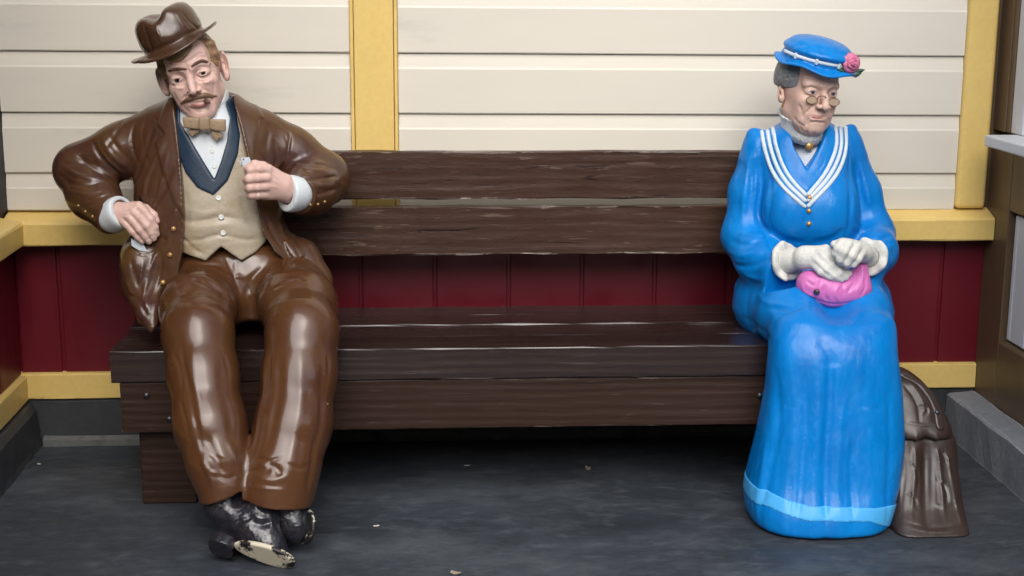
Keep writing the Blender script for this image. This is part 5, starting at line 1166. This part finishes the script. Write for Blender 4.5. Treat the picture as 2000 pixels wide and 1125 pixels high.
# --- gloves
G1 = hand([[(1613, 487, -0.600, 9.5), (1632, 508, -0.618, 8.6), (1646, 522, -0.622, 7.8), (1658, 534, -0.620, 6.6)],
           [(1602, 495, -0.608, 9.6), (1624, 518, -0.628, 8.8), (1640, 532, -0.632, 8.0), (1652, 542, -0.628, 6.6)],
           [(1594, 505, -0.608, 9.4), (1614, 526, -0.630, 8.6), (1630, 538, -0.634, 7.8), (1643, 546, -0.630, 6.4)],
           [(1588, 514, -0.602, 8.6), (1604, 531, -0.624, 8.0), (1620, 540, -0.630, 7.2), (1632, 545, -0.628, 6.0)],
           [(1580, 498, -0.585, 12), (1608, 490, -0.582, 9), (1626, 496, -0.590, 7.5)]],
          [[(1512, 519, -0.49, 24), (1545, 508, -0.535, 21), (1575, 501, -0.575, 19)], [(1570, 496, -0.575, 14), (1612, 488, -0.595, 10)], [(1570, 500, -0.58, 15), (1602, 496, -0.600, 11)], [(1568, 506, -0.58, 15), (1593, 506, -0.600, 11)], [(1566, 512, -0.575, 13), (1588, 515, -0.595, 9)]])
g1h = Hitter(G1)
G1.strokes([([(1606, 493), (1626, 514), (1646, 535)], 1.4, 2.0), ([(1597, 502), (1618, 524), (1638, 542)], 1.4, 2.0), ([(1591, 512), (1608, 530), (1626, 544)], 1.4, 1.8), ([(1585, 497), (1600, 492), (1611, 487)], 2, -1.3)], g1h)
sculpt('glove', G1, 0.0022, MT['glove'], wom)
G2 = hand([[(1643, 476, -0.645, 9.0), (1636, 485, -0.655, 8.6), (1631, 495, -0.650, 7.4), (1634, 502, -0.640, 6.5)],
           [(1657, 477, -0.650, 9.2), (1649, 492, -0.664, 8.8), (1641, 507, -0.658, 7.8), (1643, 514, -0.645, 6.5)],
           [(1672, 484, -0.648, 9.0), (1664, 500, -0.662, 8.6), (1654, 514, -0.656, 7.6), (1655, 519, -0.645, 6.5)],
           [(1682, 494, -0.640, 8.2), (1676, 506, -0.650, 8.0), (1667, 517, -0.648, 7.0)],
           [(1668, 482, -0.62, 11), (1645, 474, -0.628, 8.4), (1629, 477, -0.630, 7.4)]],
          [[(1702, 512, -0.50, 24), (1690, 496, -0.57, 20)], [(1684, 490, -0.60, 16), (1645, 476, -0.636, 11)], [(1684, 492, -0.60, 16), (1659, 478, -0.640, 11)], [(1686, 494, -0.60, 16), (1674, 485, -0.638, 11)], [(1688, 498, -0.595, 14), (1683, 494, -0.63, 10)]])
g2h = Hitter(G2)
G2.strokes([([(1650, 476), (1642, 490), (1636, 502)], 1.4, 2.2), ([(1665, 480), (1656, 496), (1648, 511)], 1.4, 2.2), ([(1677, 488), (1669, 503), (1661, 516)], 1.4, 2.0)], g2h)
sculpt('glove', G2, 0.0022, MT['glove'], wom)
def frill(c, nrm, r0, r1, waves, parent, amp=0.005, seed=0):
    """ruffled cuff: a flared ring round the wrist"""
    nrm = Vector(nrm).normalized(); R = nrm.to_track_quat('Z', 'Y').to_matrix(); N = 96; V = []; rn = random.Random(seed); ph = [rn.random() * 6 for _ in range(4)]
    prof = ((r0 * 0.98, 0.0), (r0 * 1.12, 0.004), (r1 * 0.9, 0.008), (r1, 0.006), (r1 * 1.03, 0.0), (r1 * 0.98, -0.006), (r0 * 1.15, -0.012), (r0 * 0.98, -0.016))
    for i in range(N):
        a = 2 * math.pi * i / N; w = math.sin(a * waves + ph[0]) + 0.5 * math.sin(a * (waves * 1.6) + ph[1])
        for j, (rr, z) in enumerate(prof):
            q = (rr - r0) / (r1 - r0); V.append(tuple(Vector(c) + R @ Vector(((rr + amp * 0.5 * q * w) * math.cos(a), (rr + amp * 0.5 * q * w) * math.sin(a), z + amp * q * w))))
    n = len(prof); Fc = [(i * n + j, ((i + 1) % N) * n + j, ((i + 1) % N) * n + (j + 1) % n, i * n + (j + 1) % n) for i in range(N) for j in range(n)]
    return build('glove_cuff', V, Fc, MT['glove'], parent)
frill(W(1536, 511, -0.522), W(1575, 501, -0.575) - W(1512, 517, -0.49) + np.array([0, -0.02, 0]), 0.030, 0.056, 5, wom, seed=2)
frill(W(1697, 503, -0.545), W(1684, 488, -0.60) - W(1704, 514, -0.50) + np.array([-.02, 0, 0]), 0.030, 0.055, 5, wom, seed=5)

# --- spectacles and ear ring
def wire(name, pts, r, mat, parent, closed=False, h=0.0011):
    S = Shape(); q = np.array([(*p_, r) for p_ in pts]); S.tube(q, 0, 0.001); return sculpt(name, S, h, mat, parent)
fw = Vector(WF.R @ np.array([0, -1, 0])); ux = WF.R @ np.array([1, 0, 0]); uz = WF.R @ np.array([0, 0, 1])
specs = thing('spectacles', None, None); specs.parent = wom; specs.location = (0, 0, 0)
cl = W(1583.5, 195, -0.446) + np.array(fw) * 0.006; cr = W(1625, 198.8, -0.430) + np.array(fw) * 0.010
for c, rx_, rz_ in ((cl, 0.0185, 0.0105), (cr, 0.0185, 0.0105)):
    ring = [c + ux * rx_ * math.cos(a) + uz * rz_ * math.sin(a) for a in np.linspace(0, 2 * math.pi, 25)]
    lr = wire('lens_rim', ring, 0.0013, MT['gold_wire'], specs)
    Vl = [c] + ring[:-1] ; V2 = [tuple(x - np.array(fw) * 0.0006) for x in Vl] + [tuple(x + np.array(fw) * 0.0008) for x in Vl]
    n = len(Vl); Fl = [(0, i, i % (n - 1) + 1) for i in range(1, n)] + [(n, n + i % (n - 1) + 1, n + i) for i in range(1, n)]
    build('lens', V2, Fl, MT['lens'], lr)
bpts = [cl + ux * 0.0185 + uz * 0.003, W(1599, 189, -0.462), W(1606, 187.5, -0.468), W(1612, 189, -0.465), cr - ux * 0.0185 + uz * 0.003]
wire('bridge', catmull(np.array(bpts), 6), 0.0013, MT['gold_wire'], specs)
er = Shape(); ec = W(1530.5, 206, -0.36); er.ball(ec, 0.0068); er.tube([(*(ec + np.array([0, 0, 0.012])), 0.002), (*ec, 0.002)], 0.003); sculpt('earring', er, 0.0018, MT['brass'], wom)

# --- hat
WHF = hat_frame(1595, 117, -0.362, 10, 9, 9, 1.0)
WS = Shape()
WS.add('u', brim_f(0.122, 0.128, lambda p: -0.006 + 0.005 * np.sin(np.arctan2(p[:, 1], p[:, 0]) * 5 + 0.6) * np.clip((np.hypot(p[:, 0], p[:, 1]) - 0.085) / 0.03, 0, 1) - 0.25 * np.maximum(np.hypot(p[:, 0], p[:, 1]) - 0.09, 0), 0.0045), (-0.13, -0.135, -0.04), (0.13, 0.135, 0.03))
WS.ball((0.002, 0.0, 0.026), (0.104, 0.110, 0.029), 0.008); WS.ball((0.0, 0.004, 0.040), (0.070, 0.078, 0.020), 0.03)
WS.tube([(0.09 * math.cos(a), 0.09 * math.sin(a), 0.002, 0.010) for a in np.linspace(0, 2 * math.pi, 25)], 0.006)
whk = Hitter(WS, WHF.R, 1.0, WHF.O)
WS.strokes([([(1545, 108), (1570, 113), (1600, 118), (1640, 120)], 2.2, 2.5), ([(1545, 95), (1560, 88), (1575, 86)], 5, 2), ([(1600, 112), (1605, 100)], 3, 1.6), ([(1575, 108), (1572, 98)], 3, 1.4), ([(1625, 112), (1634, 102)], 3, 1.4)], whk)
whato = sculpt('hat', WS, 0.0026, MT['blue'], wom, xf=WHF)
rbn = Shape(); rbn.tube([(0.100 * math.cos(a), 0.100 * math.sin(a) , 0.010, 0.0052) for a in np.linspace(math.pi * 0.98, math.pi * 1.86, 24)], 0, 0.002)
rib = sculpt('hat_ribbon', rbn, 0.002, MT['trim_white'], whato, xf=WHF)
for a in (1.16, 1.36, 1.57, 1.74):
    lb = Shape(); lb.box((0.103 * math.cos(a * math.pi), 0.103 * math.sin(a * math.pi), 0.010), (0.0042, 0.0042, 0.0085), None, 0.002); sculpt('ribbon_loop', lb, 0.0018, MT['trim_white'], rib, xf=WHF)
# rose with leaves
rc = W(1664, 123, -0.455)
def petal_ring(c, nrm, r, n, tilt, ph, mat, parent, name='petal', w=1.2, depth=0.0):
    R = Vector(nrm).normalized().to_track_quat('Z', 'Y').to_matrix()
    for k in range(n):
        a0 = 2 * math.pi * k / n + ph; V = []; Fc = []; U, VV = 7, 6
        for i in range(U):
            u = i / (U - 1) * 2 - 1
            for j in range(VV):
                v = j / (VV - 1); rr = r * (0.15 + 0.85 * v); wd = w * math.sin(math.pi * (0.12 + 0.62 * v)) * r * 0.62
                cup = (1 - tilt) * v * v * r * 1.1 + depth + 0.10 * r * u * u * v
                rr2 = rr * (tilt * 0.75 + 0.25) * (1 - 0.10 * u * u); a = a0 + u * wd / max(rr2, 0.3 * r)
                curl = -0.22 * r * max(0, v - 0.75) * 4 * tilt
                V.append(tuple(Vector(c) + R @ Vector((rr2 * math.cos(a), rr2 * math.sin(a), cup + curl + 0.02 * r * math.sin(7 * u + k)))))
        for i in range(U - 1):
            for j in range(VV - 1): Fc.append((i * VV + j, (i + 1) * VV + j, (i + 1) * VV + j + 1, i * VV + j + 1))
        o = build(name, V, Fc, mat, parent); sm = o.modifiers.new('thick', 'SOLIDIFY'); sm.thickness = 0.0016
nr = (0.25, -1, 0.15)
rose = Shape(); rose.ball(rc + np.array([0, -0.004, 0]), 0.012); rose_o = sculpt('rose', rose, 0.002, MT['rose'], whato)
petal_ring(rc, nr, 0.029, 5, 1.0, 0.3, MT['rose'], rose_o); petal_ring(rc, nr, 0.024, 5, 0.72, 0.9, MT['rose'], rose_o, depth=0.003); petal_ring(rc, nr, 0.018, 4, 0.45, 0.2, MT['rose'], rose_o, depth=0.006); petal_ring(rc, nr, 0.012, 3, 0.25, 0.7, MT['rose'], rose_o, depth=0.008)
rl = random.Random(3)
for k in range(15):
    px, py = 1624 + rl.random() * 30, 118 + rl.random() * 22
    if k > 11: px, py = 1668 + rl.random() * 14, 138 + rl.random() * 7
    c = W(px, py, -0.452 - 0.004 * rl.random()); a = rl.random() * 6.28; L = 0.011 + rl.random() * 0.005; wd = L * 0.42
    d = np.array([math.cos(a), -0.2 * rl.random(), math.sin(a)]); sd = np.array([-math.sin(a), -0.2, math.cos(a)])
    V = [c - d * L, c + sd * wd, c + d * L, c - sd * wd, c + np.array([0, -0.004, 0])]
    o = build('leaf', [tuple(x) for x in V], [(0, 1, 4), (1, 2, 4), (2, 3, 4), (3, 0, 4)], MT['leaf'], whato, False); sm = o.modifiers.new('thick', 'SOLIDIFY'); sm.thickness = 0.0012

# ================================================================== purse
PU = Shape()
PU.pball(1628, 563, -0.588, 70, 0.052, 33, 0.0)
PU.ptube([(1580, 550, -0.59, 22), (1600, 558, -0.595, 26)], 0.03); PU.ptube([(1682, 525, -0.59, 14), (1676, 560, -0.595, 24)], 0.03); PU.ptube([(1628, 576, -0.605, 22), (1660, 573, -0.60, 22)], 0.03)
puh = Hitter(PU)
PU.strokes([([(1575, 548), (1590, 558), (1600, 545)], 2.40, 4.80), ([(1566, 552), (1572, 570), (1590, 580)], 2.80, -4.80), ([(1612, 555), (1610, 575), (1618, 588)], 2.80, 4.80), ([(1640, 552), (1632, 572), (1640, 590)], 2.80, -4.80), ([(1672, 530), (1670, 550), (1655, 572)], 2.80, 5.60), ([(1684, 520), (1684, 545), (1672, 570)], 2.40, -4.80), ([(1690, 540), (1690, 560), (1680, 580)], 2.40, 4.80), ([(1572, 572), (1600, 588), (1640, 594), (1680, 586), (1696, 572)], 1.92, 4.80), ([(1650, 545), (1646, 560), (1650, 580)], 2.40, 4.00)], puh)
purse = sculpt('purse', PU, 0.0026, MT['pink'], None); tag(purse, 'soft pink gathered purse on the woman\'s lap under her white gloves', 'purse')
cp, _ = puh([(1595, 570)]); gg = grad(PU, cp)[0]
knob('clasp', cp[0] - gg * 0.001, gg, 0.0085, 0.006, MT['bolt'], purse)

# ================================================================== travel bag
BG = Shape()
BG.loft([(832, 1722, 1846, -0.76, -0.55), (860, 1722, 1851, -0.775, -0.555), (900, 1722, 1850, -0.80, -0.56), (960, 1722, 1856, -0.85, -0.58), (1000, 1720, 1862, -0.905, -0.60), (1016, 1720, 1866, -0.928, -0.61)], n=6.5, capr=0.012)
BG.add('s', lambda p: p[:, 2] - 0.0005, (1.1, -1.1, -0.2), (1.7, -0.3, 0.0), 0.006)
BG.loft([(722, 1735, 1770, -0.66, -0.58), (734, 1728, 1790, -0.69, -0.56), (760, 1724, 1814, -0.72, -0.555), (795, 1722, 1834, -0.75, -0.55), (822, 1722, 1845, -0.772, -0.55), (836, 1722, 1847, -0.778, -0.55)], 0.004, n=3.6, capr=0.010)      # flap folded over the top
bgh = Hitter(BG)
BG.strokes([([(1810, 848), (1809, 900), (1809, 960), (1811, 1030)], 7, 22), ([(1790, 846), (1787, 920), (1780, 1020)], 4, -5), ([(1830, 846), (1836, 920), (1846, 1015)], 4, -5), ([(1768, 848), (1766, 930), (1756, 1025)], 3, 5), ([(1847, 850), (1856, 920), (1868, 985), (1880, 1030)], 2.0, -4),
            ([(1760, 1026), (1800, 1036), (1850, 1038), (1878, 1026)], 1.8, -4), ([(1760, 1018), (1800, 1028), (1850, 1029), (1876, 1018)], 1.8, 3), ([(1772, 735), (1800, 760), (1820, 795), (1826, 826)], 2.2, 5), ([(1764, 750), (1784, 775), (1794, 800), (1796, 826)], 2.4, 5), ([(1776, 745), (1798, 775), (1808, 808)], 3, -4),
            ([(1790, 800), (1802, 794), (1812, 802), (1804, 812)], 2.0, 5), ([(1765, 824), (1800, 830), (1842, 828)], 1.8, -4), ([(1838, 880), (1850, 905)], 2.5, 3), ([(1780, 905), (1795, 930), (1792, 955)], 2.5, 3.5), ([(1830, 930), (1848, 960), (1850, 985)], 2.5, 3.5), ([(1770, 960), (1786, 975), (1796, 1000)], 2.5, 3), ([(1826, 985), (1840, 990), (1858, 985)], 2.5, -3)], bgh)
bag = sculpt('travel_bag', BG, 0.0033, MT['bag'], None); tag(bag, 'upright dark brown leather travel bag standing beside the blue skirt', 'bag')
st = Shape(); sp = [(1764, 731), (1788, 742), (1810, 764), (1828, 798), (1836, 832)]
H, ok = bgh(sp); Pst = catmull(H[ok], 5)
st.add('u', lambda p: smax(BG(p) - 0.005, polyline_dist(p, Pst)[0] - 0.013, 0.004), Pst.min(0) - 0.022, Pst.max(0) + 0.022); strap = sculpt('strap', st, 0.0028, MT['bag'], bag)
Hb, okb = bgh([(1829, 806)]); gb = grad(BG, Hb)[0]; knob('buckle', Hb[0] + gb * 0.004, gb, 0.007, 0.004, MT['bolt'], strap)

# ================================================================== litter on the floor
def flake(name, px, py, L, wd, ang, mat, label, cat, seed):
    r = RC @ np.array([px - CX, py - CY, F_PX]); c = CAM + (0.003 - CAM[2]) / r[2] * r; rn = random.Random(seed); V = []; n = 8
    for k in range(n):
        a = 2 * math.pi * k / n; q = 0.75 + 0.4 * rn.random(); x, y = L * q * math.cos(a), wd * q * math.sin(a)
        V.append((c[0] + x * math.cos(ang) - y * math.sin(ang), c[1] + x * math.sin(ang) + y * math.cos(ang), c[2] + 0.25 * wd * rn.random() + 0.12 * abs(x)))
    V.append((c[0], c[1], c[2] + 0.001)); Fc = [(k, (k + 1) % n, n) for k in range(n)]
    o = build(name, V, Fc, mat, None, False, at=c); sm = o.modifiers.new('thick', 'SOLIDIFY'); sm.thickness = 0.001; tag(o, label, cat, 'litter on the floor')
flake('dry_leaf', 890, 1119, 0.018, 0.008, -0.4, MT['leaf_dry'], 'pale dry leaf at the bottom edge of the floor', 'leaf', 1)
flake('dry_leaf', 1148, 915, 0.008, 0.018, 0.1, MT['leaf_dry'], 'small brown dry leaf on the floor below the bench middle', 'leaf', 2)
flake('paint_flake', 735, 1027, 0.010, 0.005, 0.2, MT['litter'], 'small pale paint flake on the floor right of the crossed boots', 'flake', 3)
flake('paint_flake', 1228, 842, 0.010, 0.012, 0.5, MT['litter'], 'largest white paint flake on the floor under the bench', 'flake', 4)
flake('paint_flake', 970, 857, 0.005, 0.006, 0.2, MT['litter'], 'tiny white paint flake under the middle of the bench', 'flake', 5)
flake('paint_flake', 912, 909, 0.010, 0.003, 0.1, MT['litter'], 'thin pale paint flake on the dark floor before the bench', 'flake', 6)
flake('paint_flake', 76, 906, 0.008, 0.005, -0.5, MT['litter'], 'small white paint flake on the floor by the left wall', 'flake', 7)
